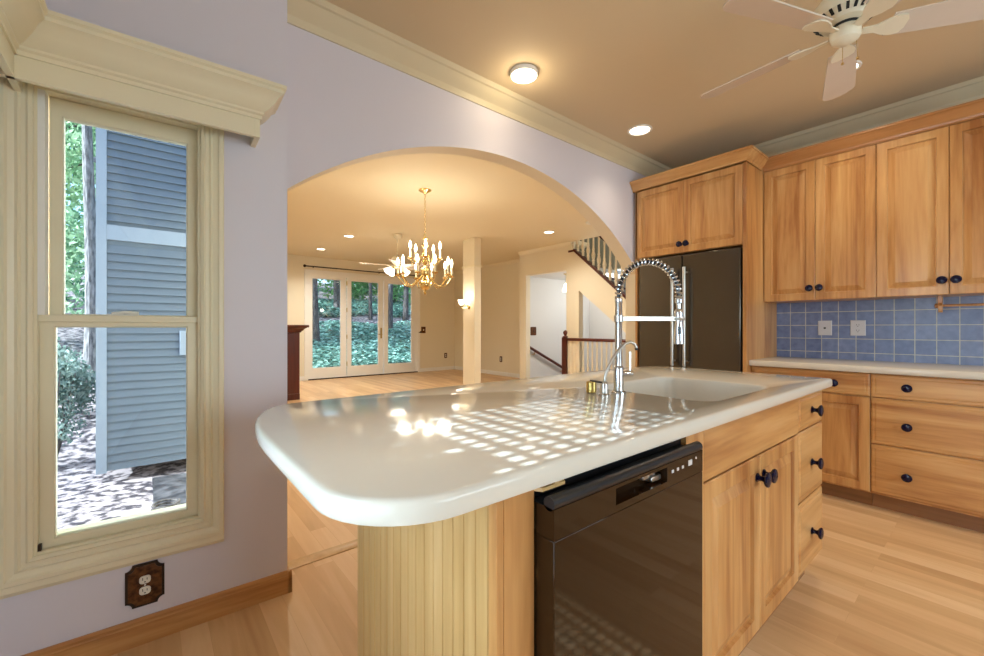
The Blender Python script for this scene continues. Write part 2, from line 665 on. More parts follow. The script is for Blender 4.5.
# window wall (turned by two degrees) with its opening
OP = (-0.762, -0.312, 0.408, 1.955)
w = plate_with_holes(MB(), -1.10, 0.0, -0.10, H, 0.0, 0.20, [OP])
struct(on_window_wall(w.build('wall_window', 'lavender', smooth=0)))

# left wall with two unseen windows, rear wall with one added for fill
LW = [(0.45, 0.97, 0.40, 1.95), (-0.60, 0.30, 0.40, 1.22)]  # unseen openings, sized so the sun lands on counter and floor
w = MB()
for (y0, y1, z0, z1) in [(-3.05, -0.60, -0.1, H), (0.30, 0.45, -0.1, H), (0.97, 2.02, -0.1, H)]:
    w.box(-0.60, -0.45, y0, y1, z0, z1)
for (y0, y1, z0, z1) in LW:
    w.box(-0.60, -0.45, y0, y1, -0.1, z0)
    w.box(-0.60, -0.45, y0, y1, z1, H)
struct(w.build('wall_left', 'lavender', smooth=0))
RW = (0.6, 3.2, 0.65, 2.25)
w = plate_with_holes(MB(), -0.60, 4.30, -0.1, H, -3.20, -3.05, [RW])
struct(w.build('wall_rear', 'lavender', smooth=0))
struct(MB().box(4.15, 4.30, -3.05, 2.30, -0.1, H).build('wall_cabinets', 'lavender', smooth=0))

# arch wall: segmental arch
AC, AZ, AR, AL, ARR = 1.95, 0.07, 2.27, 0.466, 3.56
N = 48
arc = [(AL + (ARR - AL) * k / N, 0) for k in range(N + 1)]
arc = [(x, AZ + math.sqrt(AR * AR - (x - AC) ** 2)) for x, _ in arc]
w = MB()
for y in (2.17,):
    for k in range(N):
        (xa, za), (xb, zb) = arc[k], arc[k + 1]
        w.loft([[(xa, 2.17, za), (xb, 2.17, zb), (xb, 2.17, H), (xa, 2.17, H)], [(xa, 2.30, za), (xb, 2.30, zb), (xb, 2.30, H), (xa, 2.30, H)]])
w.box(0.30, AL, 2.17, 2.30, -0.1, H)
w.box(ARR, 4.30, 2.17, 2.30, -0.1, H)
bmw = w.build('wall_arch', 'lavender', smooth=20)
bmw.data.materials.append(MAT['cream_wall'])
for p in bmw.data.polygons:          # the reveal and the living-room face are painted cream
    if p.normal.y > -0.5: p.material_index = 1
struct(bmw)

# living room shell
struct(MB().box(0.415, 0.45, 2.30, 9.85, -0.6, H).build('wall_living_left', 'cream_wall', smooth=0))
DX0, DX1, DZ = 2.70, 5.42, 2.37
w = plate_with_holes(MB(), 0.30, 6.80, -0.6, H, 9.70, 9.85, [(DX0, DX1, 0.0, DZ)])
struct(w.build('wall_living_far', 'cream_wall', smooth=0))
struct(MB().box(6.60, 6.80, 6.40, 9.70, -0.1, H).build('wall_living_right', 'cream_wall', smooth=0))
struct(MB().box(4.37, 4.513, 5.81, 6.155, 0, H).build('pillar', 'cream_wall', bevel=0.004, smooth=0), 'slim square cream pillar with a sconce in the living room')
w = MB()
for z0, z1, o in ((2.225, 2.24, 0.012), (2.24, 2.255, 0.02)):
    w.box(4.37 - o, 4.513 + o, 5.81 - o, 6.155 + o, z0, z1)
struct(w.build('trim_pillar', 'cream_trim', smooth=0))

# stair enclosure in the plane x = 6.0
w = MB()
w.box(6.0, 6.12, 6.21, 6.40, -0.1, H)                      # jamb
w.box(6.0, 6.12, 5.13, 6.21, 2.235, H)                     # header
SL = 0.86
zs_ = lambda y: 2.60 - SL * (5.0 - y)                     # stringer line
zu_ = lambda y: 1.83 - 0.79 * (4.83 - y)                     # soffit line under the flight
w.prism([(5.13, 2.74), (5.02, 2.74), (5.02, zs_(5.02)), (4.84, zs_(4.84)), (4.84, -0.1), (5.13, -0.1)], 6.0, 6.12, 'yz')
w.prism([(4.84, zs_(4.84)), (4.84, zu_(4.84)), (2.9, zu_(2.9)), (2.9, zs_(2.9))], 6.0, 6.12, 'yz')
struct(w.build('wall_stairs', 'cream_wall', smooth=0))
w = MB()
w.box(8.2, 8.32, 2.2, 6.6, -2.2, 2.24)
w.box(6.12, 8.2, 6.30, 6.398, -2.2, 2.74)
w.box(6.0, 8.3, 2.17, 2.30, -2.2, 4.3)
w.box(4.30, 6.0, 2.17, 2.30, -0.1, H)
struct(w.build('wall_stairwell', 'white_wall', smooth=0))
w = MB()
w.box(7.15, 7.25, 2.3, 6.6, 2.32, 4.3)
w.box(5.88, 6.0, 2.30, 5.1, H + 0.0805, 4.3)
w.box(6.12, 7.15, 5.9, 6.0, 2.3205, 4.3)
w.box(5.88, 6.0, 5.1, 6.0, H + 0.0805, 4.3)
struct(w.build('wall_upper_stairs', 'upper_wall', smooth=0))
struct(MB().box(5.9, 7.3, 2.2, 6.6, 4.3, 4.4).build('ceiling', 'ceiling', smooth=0))
struct(MB().box(6.12, 8.2, 4.9, 6.30, 2.24, 2.32).build('ceiling', 'white_wall', smooth=0))
struct(MB().box(5.9, 8.3, 2.2, 6.6, -2.3, -2.2).build('floor', 'floor', smooth=0))

# mouldings
CROWN = [(0.0, 0), (0.008, 0.0), (0.010, 0.022), (0.014, 0.036), (0.022, 0.045), (0.040, 0.060), (0.058, 0.082), (0.070, 0.096), (0.082, 0.100), (0.092, 0.112), (0.100, 0.120), (0, 0.120)]
CROWN = [(a, b - 0.120) for a, b in CROWN]
struct(MB().strip([(0, 0)] + [(o, z) for o, z in CROWN[1:-1]] + [(0, 0)] if False else CROWN, (0.30, 2.17, H), (4.15, 2.17, H), (0, -1, 0)).build('trim_1', 'cream_trim_shaded', smooth=25), 'cream crown moulding above the arch')
struct(MB().strip(CROWN, (4.15, -3.05, H), (4.15, 2.17, H), (-1, 0, 0)).build('trim_2', 'cream_trim_shaded', smooth=25), 'cream crown moulding above the wall cabinets')
SMALLC = [(0, -0.07), (0.008, -0.07), (0.012, -0.062), (0.02, -0.04), (0.045, -0.018), (0.05, 0), (0, 0)]
w = MB()
w.strip(SMALLC, (6.60, 6.4, H), (6.60, 9.70, H), (-1, 0, 0))
w.strip(SMALLC, (6.0, 5.0, H), (6.0, 6.4, H), (-1, 0, 0))
struct(w.build('trim_3', 'cream_wall', smooth=25))
BB = [(0, 0), (0.014, 0), (0.014, 0.075), (0.009, 0.085), (0.007, 0.095), (0, 0.095)]
BBW = [(0, 0), (0.016, 0), (0.016, 0.074), (0.013, 0.078), (0.012, 0.086), (0.006, 0.094), (0, 0.094)]
w = MB().strip(BBW, (-0.80, 0, 0), (0.016, 0, 0), (0, -1, 0))
w.strip(BBW, (0, -0.016, 0), (0, 0.19, 0), (1, 0, 0))
struct(on_window_wall(w.build('baseboard_window', 'wood_x', smooth=25)), 'honey wood baseboard under the window')
struct(MB().strip(BBW, (-0.45, -3.05, 0), (-0.45, 2.0, 0), (1, 0, 0)).build('baseboard_left', 'wood_x', smooth=25))
struct(MB().strip(BBW, (-0.45, -3.05, 0), (4.15, -3.05, 0), (0, 1, 0)).build('baseboard_rear', 'wood_x', smooth=25))
w = MB()
w.strip(BB, (0.45, 9.70, 0), (DX0 - 0.08, 9.70, 0), (0, -1, 0))
w.strip(BB, (DX1 + 0.08, 9.70, 0), (6.60, 9.70, 0), (0, -1, 0))
struct(w.build('baseboard_far', 'white_trim', smooth=25))
struct(MB().strip(BB, (6.60, 6.42, 0), (6.60, 9.70, 0), (-1, 0, 0)).build('baseboard_right', 'white_trim', smooth=25))
w = MB()
w.strip(BB, (6.0, 6.21, 0), (6.0, 6.40, 0), (-1, 0, 0))
struct(w.build('baseboard_stairs', 'white_trim', smooth=25))

# the valance above the windows: flat board with a crown, turning the inside corner
VP = [(0, 2.0), (0.0, 1.915), (0.018, 1.915), (0.018, 2.0)]
VC = [(0.018, 1.985), (0.024, 1.985), (0.024, 1.998), (0.031, 2.004), (0.031, 2.012), (0.046, 2.024), (0.064, 2.046), (0.078, 2.070), (0.092, 2.080), (0.092, 2.092), (0.100, 2.098), (0.100, 2.110), (-0.10, 2.110), (-0.10, 2.095), (0.018, 2.095)]
# in window-wall coordinates the wall is y=0 and the board's face is y=-0.12
w = MB()
SR, SLft = -0.123, -0.86


def vloop(prof, base, s, miter):
    return [(s + miter * o, -(base + o), z) for o, z in prof]


w.loft([vloop(VP, 0.102, SLft + 0.0, 0), vloop(VP, 0.102, SR - 0.0185, 0)])
w.loft([vloop(VC, 0.102, SLft, 0), vloop(VC, 0.102, SR - 0.018, 1)])
# returns at the free end
w.box(SR - 0.018, SR, -0.12, 0.0, 1.915, 2.0)
w.loft([[(SR - 0.018 + o, -(0.102 + o), z) for o, z in VC], [(SR - 0.018 + o, 0.0, z) for o, z in VC]])
struct(on_window_wall(w.build('trim_4', 'cream_trim', smooth=25)), 'cream crown-topped valance above the tall window')
w = MB()
vx = lambda prof, y, m: [(-0.438 + 0.102 + o, y - m * o, z) for o, z in prof]
w.loft([vx(VP, 2.0, 0), vx(VP, -1.9, 0)])
w.loft([vx(VC, 1.93, 0), vx(VC, -1.9, 0)])
struct(w.build('trim_5', 'cream_trim', smooth=25), 'cream valance along the left wall')


# ------------------------------------------------------------------ window 1 (the tall double-hung window)
def sash(x0, x1, z0, z1, gx0, gx1, gz0, gz1, y0, y1, parent, lip=0.004):
    m = MB()
    loops = [rect_loop(x0, x1, z0, z1, y1), rect_loop(x0, x1, z0, z1, y0 + 0.003), rect_loop(x0, x1, z0, z1, y0, 0.003),
             rect_loop(gx0, gx1, gz0, gz1, y0, -lip), rect_loop(gx0, gx1, gz0, gz1, y0 + 0.006, 0), rect_loop(gx0, gx1, gz0, gz1, y1, 0)]
    m.loft(loops + [loops[0]], False, False)
    s = m.build('sash', 'cream_trim', parent, smooth=25)
    MB().box(gx0 - 0.002, gx1 + 0.002, y1 - 0.007, y1 - 0.003, gz0 - 0.002, gz1 + 0.002).build('pane', 'glass', s, smooth=0)
    return s


W1 = thing('window_1', 'tall cream double-hung window beside the island', 'window', WC, ROT)
W1['kind'] = 'structure'
m = MB()
CAS = [(0.0, 0.0), (0.0, -0.012), (0.010, -0.018), (0.016, -0.012), (0.026, -0.012), (0.032, -0.018), (0.040, -0.014), (0.054, -0.020), (0.060, -0.027), (0.072, -0.027), (0.076, -0.022), (0.076, 0.0)]
bw = [(o * 1.0, y) for o, y in CAS]
frame_ring(m, OP[0], OP[1], OP[2], OP[3], bw)
m.build('casing', 'cream_trim', W1, smooth=20)
m = MB()
m.strip([(0, 0), (0, -0.034), (0.012, -0.034), (0.020, -0.02), (0.020, 0)], (OP[0] - 0.076, 0, OP[2] - 0.076), (OP[1] + 0.076, 0, OP[2] - 0.076), (0, -1, 0))
m.build('apron', 'cream_trim', W1, smooth=20)
m = MB()
frame_ring(m, OP[0], OP[1], OP[2], OP[3], [(0.0, 0.0), (-0.008, 0.0), (-0.008, 0.022), (-0.002, 0.022), (-0.002, 0.2), (0, 0.2)])
m.build('jamb', 'cream_trim', W1, smooth=0)
MB().box(OP[0], -0.7375, 0.004, 0.058, 1.20, OP[3]).box(-0.3155, OP[1], 0.004, 0.058, 1.20, OP[3]).build('stop', 'white_trim', W1, smooth=0)
sash(-0.737, -0.316, 1.165, 1.953, -0.701, -0.356, 1.205, 1.889, 0.058, 0.088, W1)
sash(-0.757, -0.316, 0.412, 1.199, -0.716, -0.357, 0.444, 1.158, 0.026, 0.056, W1)
m = MB().box(-0.757, -0.316, 0.016, 0.030, 1.176, 1.201)
m.build('meeting_rail', 'cream_trim', W1, bevel=0.003)
m = MB().box(-0.585, -0.50, 0.030, 0.056, 1.199, 1.206)
m.tube([(-0.575, 0.045, 1.208), (-0.54, 0.04, 1.213), (-0.50, 0.046, 1.211)], 0.006)
m.build('lock', 'ivory', W1)
MB().box(-0.754, -0.746, 0.006, 0.02, 0.412, 0.437).build('latch', 'bronze', W1, smooth=0)

for i, (y0, y1, z0, z1) in enumerate(LW):
    r = thing('window_%d' % (i + 2), 'unseen left wall window placed to let sun onto the floor' if i else 'unseen left wall window sized to let sun onto the counter', 'window', (-0.45, y1, 0), -PI / 2)
    r.rotation_euler = (0, 0, PI / 2)
    r.location = (-0.45, y0, 0)
    r['kind'] = 'structure'
    L_ = y1 - y0
    m = MB()
    frame_ring(m, 0, L_, z0, z1, bw)
    m.build('casing', 'cream_trim', r, smooth=20)
    sash(0, L_, (z0 + z1) / 2, z1, 0.05, L_ - 0.05, (z0 + z1) / 2 + 0.045, z1 - 0.05, 0.06, 0.09, r)
    sash(0, L_, z0, (z0 + z1) / 2 + 0.04, 0.05, L_ - 0.05, z0 + 0.05, (z0 + z1) / 2, 0.025, 0.055, r)
r = thing('window_4', 'wide rear window added behind the viewer for fill light', 'window', (0, -3.05, 0), PI)  # unseen window added so fill can enter from behind
r.location = (RW[0] + RW[1], -3.05, 0)
r['kind'] = 'structure'
m = MB()
frame_ring(m, RW[0], RW[1], RW[2], RW[3], bw)
m.build('casing', 'cream_trim', r, smooth=20)
sash(RW[0], (RW[0] + RW[1]) / 2, RW[2], RW[3], RW[0] + 0.06, (RW[0] + RW[1]) / 2 - 0.04, RW[2] + 0.06, RW[3] - 0.06, 0.05, 0.09, r)
sash((RW[0] + RW[1]) / 2, RW[1], RW[2], RW[3], (RW[0] + RW[1]) / 2 + 0.04, RW[1] - 0.06, RW[2] + 0.06, RW[3] - 0.06, 0.05, 0.09, r)

# brown decorative outlet below window 1
t = thing('wall_outlet', 'brown embossed outlet plate with notched corners under the tall window', 'outlet', WC, ROT)


def notched(x0, x1, z0, z1, r, n=5):
    pts = []
    for cx, cz, a0 in ((x1, z0, PI), (x1, z1, -PI / 2), (x0, z1, 0), (x0, z0, PI / 2)):
        seq = []
        for k in range(n + 1):
            a = a0 - PI / 2 * k / n
            seq.append((cx + r * math.cos(a), cz + r * math.sin(a)))
        pts += seq
    return pts


ox, oz = -0.480, 0.213
P0 = notched(ox - 0.056, ox + 0.056, oz - 0.078, oz + 0.078, 0.020)
m = MB().prism(P0, -0.001, -0.006, 'xz')
m.build('back_plate', 'bronze', t, smooth=0)
P1 = notched(ox - 0.048, ox + 0.048, oz - 0.070, oz + 0.070, 0.019)
P2 = notched(ox - 0.042, ox + 0.042, oz - 0.064, oz + 0.064, 0.018)
m = MB().loft([[(x, -0.004, z) for x, z in P1], [(x, -0.009, z) for x, z in P1], [(x, -0.0105, z) for x, z in P2]])
m.build('face_plate', 'plate_brown', t, smooth=0)
for dz in (0.020, -0.020):
    prof = rrect(ox - 0.0165, ox + 0.0165, oz + dz - 0.0145, oz + dz + 0.0145, 0.011)
    rc = MB().prism(prof, -0.008, -0.0135, 'xz').build('receptacle', 'ivory', t, bevel=0.001)
    s_ = MB()
    s_.box(ox - 0.0075, ox - 0.0055, -0.0142, -0.013, oz + dz - 0.001, oz + dz + 0.008)
    s_.box(ox + 0.0050, ox + 0.0070, -0.0142, -0.013, oz + dz - 0.001, oz + dz + 0.007)
    s_.lathe([(0.0024, -0.0130), (0.0024, -0.0142)], (ox, 0, oz + dz - 0.0075), 'y', 8)
    s_.build('slot', 'black_matte', rc, smooth=0)
MB().lathe([(0.003, -0.010), (0.003, -0.0125), (0.001, -0.013)], (ox, 0, oz), 'y', 10).build('screw', 'ivory', t)

# ------------------------------------------------------------------ cabinet wall: backsplash, base cabinets, worktop, wall cabinets
struct(MB().box(4.140, 4.150, -1.3, 1.212, 0.90, 1.40).build('trim_backsplash', 'tile', smooth=0), 'blue square tile backsplash with pale grout')

WALLROT = -PI / 2          # local x runs towards -Y, local -y faces the room (-X)
BX = 3.55


def base_carcass(root, wdt, depth=0.575, top=0.868):
    m = MB().box(0.0, wdt, 0.021, depth, 0.10, top)
    m.build('carcass', 'wood_z', root, smooth=0)
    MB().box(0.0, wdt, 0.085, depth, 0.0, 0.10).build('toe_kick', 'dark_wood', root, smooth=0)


# unit beside the fridge: wide drawer over two doors
u1 = thing('base_cabinet', 'honey wood base cabinet with one drawer over doors, next to the refrigerator', 'cabinet', (BX, 1.209, 0), WALLROT)
wd1 = 1.209 - 0.527
base_carcass(u1, wd1)
d = panel(MB(), 0.0, wd1 - 0.0015, 0.719, 0.864, kind='drawer').build('drawer', 'wood_x', u1, smooth=20)
d.location.y = 0.02
knob(d, 0.178, 0.79)
knob(d, wd1 - 0.178, 0.79)
for k in (0, 1):
    x0 = k * wd1 / 2 + 0.001
    d = panel(MB(), x0, x0 + wd1 / 2 - 0.003, 0.112, 0.712).build('door', 'wood_z', u1, smooth=20)
    d.location.y = 0.02
    knob(d, wd1 / 2 + (-0.03 if k == 0 else 0.03), 0.66)
u2 = thing('base_cabinet', 'honey wood base cabinet with three wide drawers under the back worktop', 'cabinet', (BX, 0.5255, 0), WALLROT)
wd2 = 0.90
base_carcass(u2, wd2)
for z0, z1 in ((0.719, 0.864), (0.424, 0.712), (0.112, 0.417)):
    d = panel(MB(), 0.0015, wd2, z0, z1, kind='drawer').build('drawer', 'wood_x', u2, smooth=20)
    d.location.y = 0.02
    kz = (z0 + z1) / 2 - (0.012 if z1 < 0.8 else 0.0)
    knob(d, 0.168, kz)
    knob(d, wd2 - 0.168, kz)

m = MB()
prof = [(0, 0.870), (0, 0.914), (0.606, 0.914), (0.616, 0.911), (0.620, 0.904), (0.620, 0.880), (0.616, 0.872), (0.608, 0.870)]
m.strip(prof, (4.139, -0.38, 0), (4.139, 1.211, 0), (-1, 0, 0))
tag(m.build('back_worktop', 'counter', smooth=30), 'white worktop along the blue tiled wall, over the base cabinets', 'worktop')

# wall cabinets
UX, UZ0, UZ1 = 3.82, 1.365, 2.41


def wall_cabinet(y_start, splits, label):
    r = thing('wall_cabinet', label, 'cabinet', (UX, y_start, UZ0), WALLROT)
    wtot = sum(splits)
    m = MB().box(0, wtot, 0.021, 0.328, 0.0, UZ1 - UZ0)
    m.build('carcass', 'wood_z', r, smooth=0)
    x = 0.0
    for k, s in enumerate(splits):
        d = panel(MB(), x + 0.0015, x + s - 0.0015, 0.0, UZ1 - UZ0 - 0.004).build('door', 'wood_z', r, smooth=20)
        d.location.y = 0.02
        knob(d, x + s - 0.030 if k == 0 else x + 0.030, 0.088)
        x += s
    return r


wall_cabinet(1.208, (0.334, 0.337), 'honey wood wall cabinet with two raised-panel doors, next to the refrigerator cabinet')
wall_cabinet(0.536, (0.335, 0.335), 'honey wood wall cabinet above the wooden towel rail, nearest the picture edge')
WCR = [(0, 2.408), (0, 2.414), (0.006, 2.418), (0.010, 2.430), (0.026, 2.446), (0.040, 2.470), (0.050, 2.482), (0.058, 2.486), (0.058, 2.500), (0, 2.500)]
m = MB()
m.strip([(o, z) for o, z in WCR[:-1]] + [(-0.31, 2.500), (-0.31, 2.408)], (UX, -0.14, 0), (UX, 1.2105, 0), (-1, 0, 0))
struct(m.build('trim_6', 'wood_x', smooth=20), 'honey wood crown along the wall cabinets')
bpy.data.objects['trim_6'].data.materials[0] = wood('honey_maple_crown', 1, [(0.36, 0.15, 0.045), (0.47, 0.215, 0.075), (0.55, 0.28, 0.11)])

# tall refrigerator cabinet
FX = 3.47
fc = thing('refrigerator_cabinet', 'tall honey wood cabinet enclosing the dark refrigerator, two doors on top', 'cabinet', (FX, 2.142, 0), WALLROT)
FW = 2.142 - 1.212
m = MB().box(FW - 0.026, FW, 0, 0.678, 0, 2.415)
m.build('side_panel', 'wood_z', fc, bevel=0.002, smooth=0)
MB().box(0, 0.022, 0, 0.678, 0, 2.415).build('side_panel', 'wood_z', fc, bevel=0.002, smooth=0)
MB().box(0.0221, FW - 0.0261, 0.021, 0.678, 1.792, 2.414).build('carcass', 'wood_z', fc, smooth=0)
half = (FW - 0.030) / 2
for k in (0, 1):
    x0 = 0.004 + k * half
    d = panel(MB(), x0 + 0.001, x0 + half - 0.001, 1.795, 2.402).build('door', 'wood_z', fc, smooth=20)
    d.location.y = 0.02
    knob(d, 0.004 + half + (-0.028 if k == 0 else 0.028), 1.862)
m = MB()
loopA = [(0.0, -o, z) for o, z in WCR]
loopB = [(FW + o, -o, z) for o, z in WCR]
loopC = [(FW + o, 0.30, z) for o, z in WCR]
m.loft([[(-0.022, -o, z) for o, z in WCR], loopB, loopC])
m.box(0.0, FW, 0.0, 0.678, 2.415, 2.499)
m.build('crown', 'wood_x', fc, smooth=20)

# refrigerator
fr = thing('refrigerator', 'dark slate refrigerator with two upper doors and long steel handles', 'refrigerator', (3.46, 2.10, 0), WALLROT)
RWD = 2.10 - 1.248
MB().box(0.0, RWD, 0.065, 0.66, 0.03, 1.772).build('body', 'black_satin', fc if False else fr, bevel=0.004)
sp = 2.10 - 1.70
for k, (x0, x1) in enumerate(((0.002, sp - 0.003), (sp + 0.003, RWD - 0.002))):
    dd = MB().box(x0, x1, 0.0, 0.062, 0.74, 1.772).build('door', 'slate_steel', fr, bevel=0.008)
    hx = sp - 0.057 if k == 0 else sp + 0.045
    hm = MB().tube([(hx, -0.055, 0.84), (hx, -0.055, 1.66)], 0.013, 12)
    hm.tube([(hx, 0.0, 0.88), (hx, -0.055, 0.88)], 0.007, 8)
    hm.tube([(hx, 0.0, 1.62), (hx, -0.055, 1.62)], 0.007, 8)
    hm.build('handle', 'steel', dd)
dd = MB().box(0.002, RWD - 0.002, 0.0, 0.062, 0.10, 0.73).build('freezer_drawer', 'slate_steel', fr, bevel=0.008)
hm = MB().tube([(0.08, -0.055, 0.66), (RWD - 0.08, -0.055, 0.66)], 0.0095, 12)
hm.tube([(0.12, 0.0, 0.66), (0.12, -0.055, 0.66)], 0.007, 8).tube([(RWD - 0.12, 0, 0.66), (RWD - 0.12, -0.055, 0.66)], 0.007, 8)
hm.build('handle', 'steel', dd)
MB().box(0.01, RWD - 0.01, 0.05, 0.08, 0.0, 0.098).build('grille', 'black_satin', fr, smooth=0)

# outlets on the tiles
for yy, lab, duplex in ((0.883, 'white phone jack plate on the blue tiles, nearer the refrigerator', False), (0.683, 'white double outlet plate on the blue tiles', True)):
    t = thing('outlet_plate', lab, 'outlet', (4.140, yy, 1.156), WALLROT)
    m = MB().loft([rect_loop(-0.044, 0.044, -0.058, 0.058, 0), rect_loop(-0.044, 0.044, -0.058, 0.058, -0.003), rect_loop(-0.044, 0.044, -0.058, 0.058, -0.006, 0.004)])
    m.build('plate', 'white_plastic', t, smooth=0)
    if duplex:
        for dz in (0.021, -0.021):
            rc = MB().prism(rrect(-0.016, 0.016, dz - 0.014, dz + 0.014, 0.008), -0.005, -0.0075, 'xz').build('receptacle', 'white_plastic', t)
            s_ = MB().box(-0.008, -0.0055, -0.0082, -0.007, dz - 0.002, dz + 0.009).box(0.0055, 0.008, -0.0082, -0.007, dz - 0.002, dz + 0.009)
            s_.lathe([(0.003, -0.007), (0.003, -0.0082)], (0, 0, dz - 0.008), 'y', 8)
            s_.build('slot', 'bronze', rc, smooth=0)
    else:
        MB().box(-0.007, 0.007, -0.0072, -0.005, -0.007, 0.006).build('jack', 'black_matte', t, smooth=0)

# wooden towel rail under the second wall cabinet
t = thing('towel_rail', 'wooden dowel towel rail hanging under the wall cabinet', 'towel rail', (3.95, 0.245, 0))
for yy in (0.0, -0.34):
    m = MB()
    m.prism([(-0.05, 1.3645), (0.012, 1.3645), (0.012, 1.280), (0.005, 1.262), (-0.010, 1.256), (-0.022, 1.266), (-0.024, 1.30), (-0.05, 1.315)], yy - 0.010, yy + 0.010, 'xz')
    b_ = m.build('bracket', 'wood_z', t, bevel=0.002, smooth=0)
    MB().lathe([(0.016, 0.0), (0.016, 0.012), (0.011, 0.016)], (-0.006, yy + 0.010 if yy == 0 else yy - 0.026, 1.30), 'y', 14).build('end_cap', 'wood_x', b_)
MB().tube([(-0.006, 0.0, 1.30), (-0.006, -0.34, 1.30)], 0.008, 12).build('dowel', 'wood_x', t)

# ------------------------------------------------------------------ island
IY = 0.525                         # plane of the door faces
CT = 0.92
top_poly = rrect(0.190, 2.478, 0.497, 1.425, [0.02, 0.24, 0.13, 0.16], 10)
CB = []                            # the long soft curve of the back left corner
for k in range(15):
    a = PI / 2 * k / 14
    CB.append((0.367 - 0.177 * math.sin(a) ** 0.9, 0.93 + 0.495 * math.cos(a) ** 0.75))
top_poly = top_poly[:22] + CB + top_poly[33:]
hole = rrect(1.372, 1.955, 0.585, 1.052, 0.07, 8)


def slab_with_hole():
    bm = bmesh.new()
    steps = [(0.012, CT), (0.006, CT - 0.0012), (0.0025, CT - 0.004), (0.0, CT - 0.010), (0.0, CT - 0.030), (0.003, CT - 0.037), (0.010, CT - 0.040)]
    rings = [[bm.verts.new((x, y, z)) for x, y in inset(top_poly, d_)] for d_, z in steps]
    n = len(top_poly)
    for a, b_ in zip(rings, rings[1:]):
        for i in range(n):
            j = (i + 1) % n
            bm.faces.new((a[i], b_[i], b_[j], a[j]))
    hsteps = [(-0.008, CT), (-0.003, CT - 0.0025), (0.0, CT - 0.008), (0.001, CT - 0.040)]
    hr = [[bm.verts.new((x, y, z)) for x, y in inset(hole, d_)] for d_, z in hsteps]
    nh = len(hole)
    for a, b_ in zip(hr, hr[1:]):
        for i in range(nh):
            j = (i + 1) % nh
            bm.faces.new((a[i], a[j], b_[j], b_[i]))
    for R1, R2 in ((rings[0], hr[0]), (rings[-1], hr[-1])):
        es = []
        for R in (R1, R2):
            for i in range(len(R)):
                e = bm.edges.get((R[i], R[(i + 1) % len(R)]))
                if e is None: e = bm.edges.new((R[i], R[(i + 1) % len(R)]))
                es.append(e)
        bmesh.ops.triangle_fill(bm, use_beauty=True, edges=es)
    bmesh.ops.recalc_face_normals(bm, faces=bm.faces)
    me = bpy.data.meshes.new('island_countertop')
    bm.to_mesh(me)
    bm.free()
    me.materials.append(MAT['counter'])
    me.polygons.foreach_set('use_smooth', [True] * len(me.polygons))
    me.set_sharp_from_angle(angle=math.radians(40))
    o = bpy.data.objects.new('island_countertop', me)
    COL.objects.link(o)
    return o


ct = slab_with_hole()
tag(ct, 'large white island countertop with rounded corners and a built-in sink', 'countertop')
m = MB()
bl = []
for d_, z in ((0.0, CT - 0.012), (0.003, CT - 0.06), (0.008, CT - 0.16), (0.020, CT - 0.195), (0.045, CT - 0.205), (0.13, CT - 0.208)):
    bl.append([(x, y, z) for x, y in inset(hole, d_)])
outer = [[(x, y, z) for x, y in inset(hole, d_)] for d_, z in ((0.118, CT - 0.216), (0.03, CT - 0.214), (-0.004, CT - 0.19), (-0.006, CT - 0.0405))]
m.loft(bl, False, True)
m.loft(outer + [[(x, y, CT - 0.012) for x, y in hole]] if False else outer, True, False)
bas = m.build('sink_basin', 'counter', ct, smooth=40, fix=False)
MB().lathe([(0.045, CT - 0.208), (0.045, CT - 0.205), (0.034, CT - 0.204), (0.030, CT - 0.207)], (1.66, 0.82, 0), n=20).build('drain', 'steel', bas)

# beadboard end of the island
ie = thing('island_end_panel', 'pale beadboard end of the island with a plain corner stile', 'island panel', (0.44, IY, 0))
m = MB()
y = 0.022
b_top = 0.879
pit = 0.0352
back = 1.11 - IY
prof = [(0.0, y)]
pts = []
yy = y
while yy < back - 0.001:
    y2 = min(yy + pit, back)
    pts += [(0.0, yy + 0.0022), (0.0, y2 - 0.0022), (0.004, y2)]
    yy = y2
poly = [(0.012, y)] + [(0.004, y)] + pts + [(0.012, back)]
m.loft([[(x, yv, 0.0) for x, yv in poly], [(x, yv, b_top) for x, yv in poly]])
m.build('beadboard', 'bead', ie, smooth=0)
m = MB()
m.box(0.0, 0.016, 0.0, 0.0218, 0, b_top)
m.build('corner_strip', 'wood_z', ie, bevel=0.002, smooth=0)
MB().box(0.0165, 0.088, 0.0, 0.020, 0, b_top).build('stile', 'wood_z', ie, bevel=0.0015, smooth=0)
MB().box(0.013, 0.080, 0.0225, back, 0, b_top).build('core', 'wood_z', ie, smooth=0)
m = MB()
xx = 0.0
while xx < 1.985:
    m.box(xx + 0.0016, min(xx + pit, 1.986) - 0.0016, back + 0.001, back + 0.012, 0, b_top)
    xx += pit
m.box(0.0, 1.986, back + 0.0005, back + 0.007, 0, b_top)
m.build('back_beadboard', 'bead', ie, smooth=0)

# dishwasher
dw = thing('dishwasher', 'black glossy built-in dishwasher in the island', 'dishwasher', (0.531, 0.481, 0))
DWW = 0.557
MB().box(0.0, DWW + 0.003, 0.058, 0.60, 0.10, 0.876).build('tub', 'black_satin', dw, smooth=0)
MB().box(0.0, DWW, 0.11, 0.60, 0.0, 0.0995).build('toe_kick', 'black_matte', dw, smooth=0)
m = MB()
m.box(0.0, DWW, 0.0, 0.056, 0.105, 0.7915)
m.build('door', 'black_gloss', dw, bevel=0.0012)
m = MB()
px0, px1, pz0, pz1 = 0.180, 0.380, 0.806, 0.839
plate_with_holes(m, 0.0, DWW, 0.7925, 0.846, 0.0, 0.045, [(px0, px1, pz0, pz1)])
m.box(px0, px1, 0.030, 0.045, pz0, pz1)
m.build('control_panel', 'black_gloss', dw, smooth=0)
m = MB().box(0.0, DWW, 0.012, 0.056, 0.8465, 0.8475)
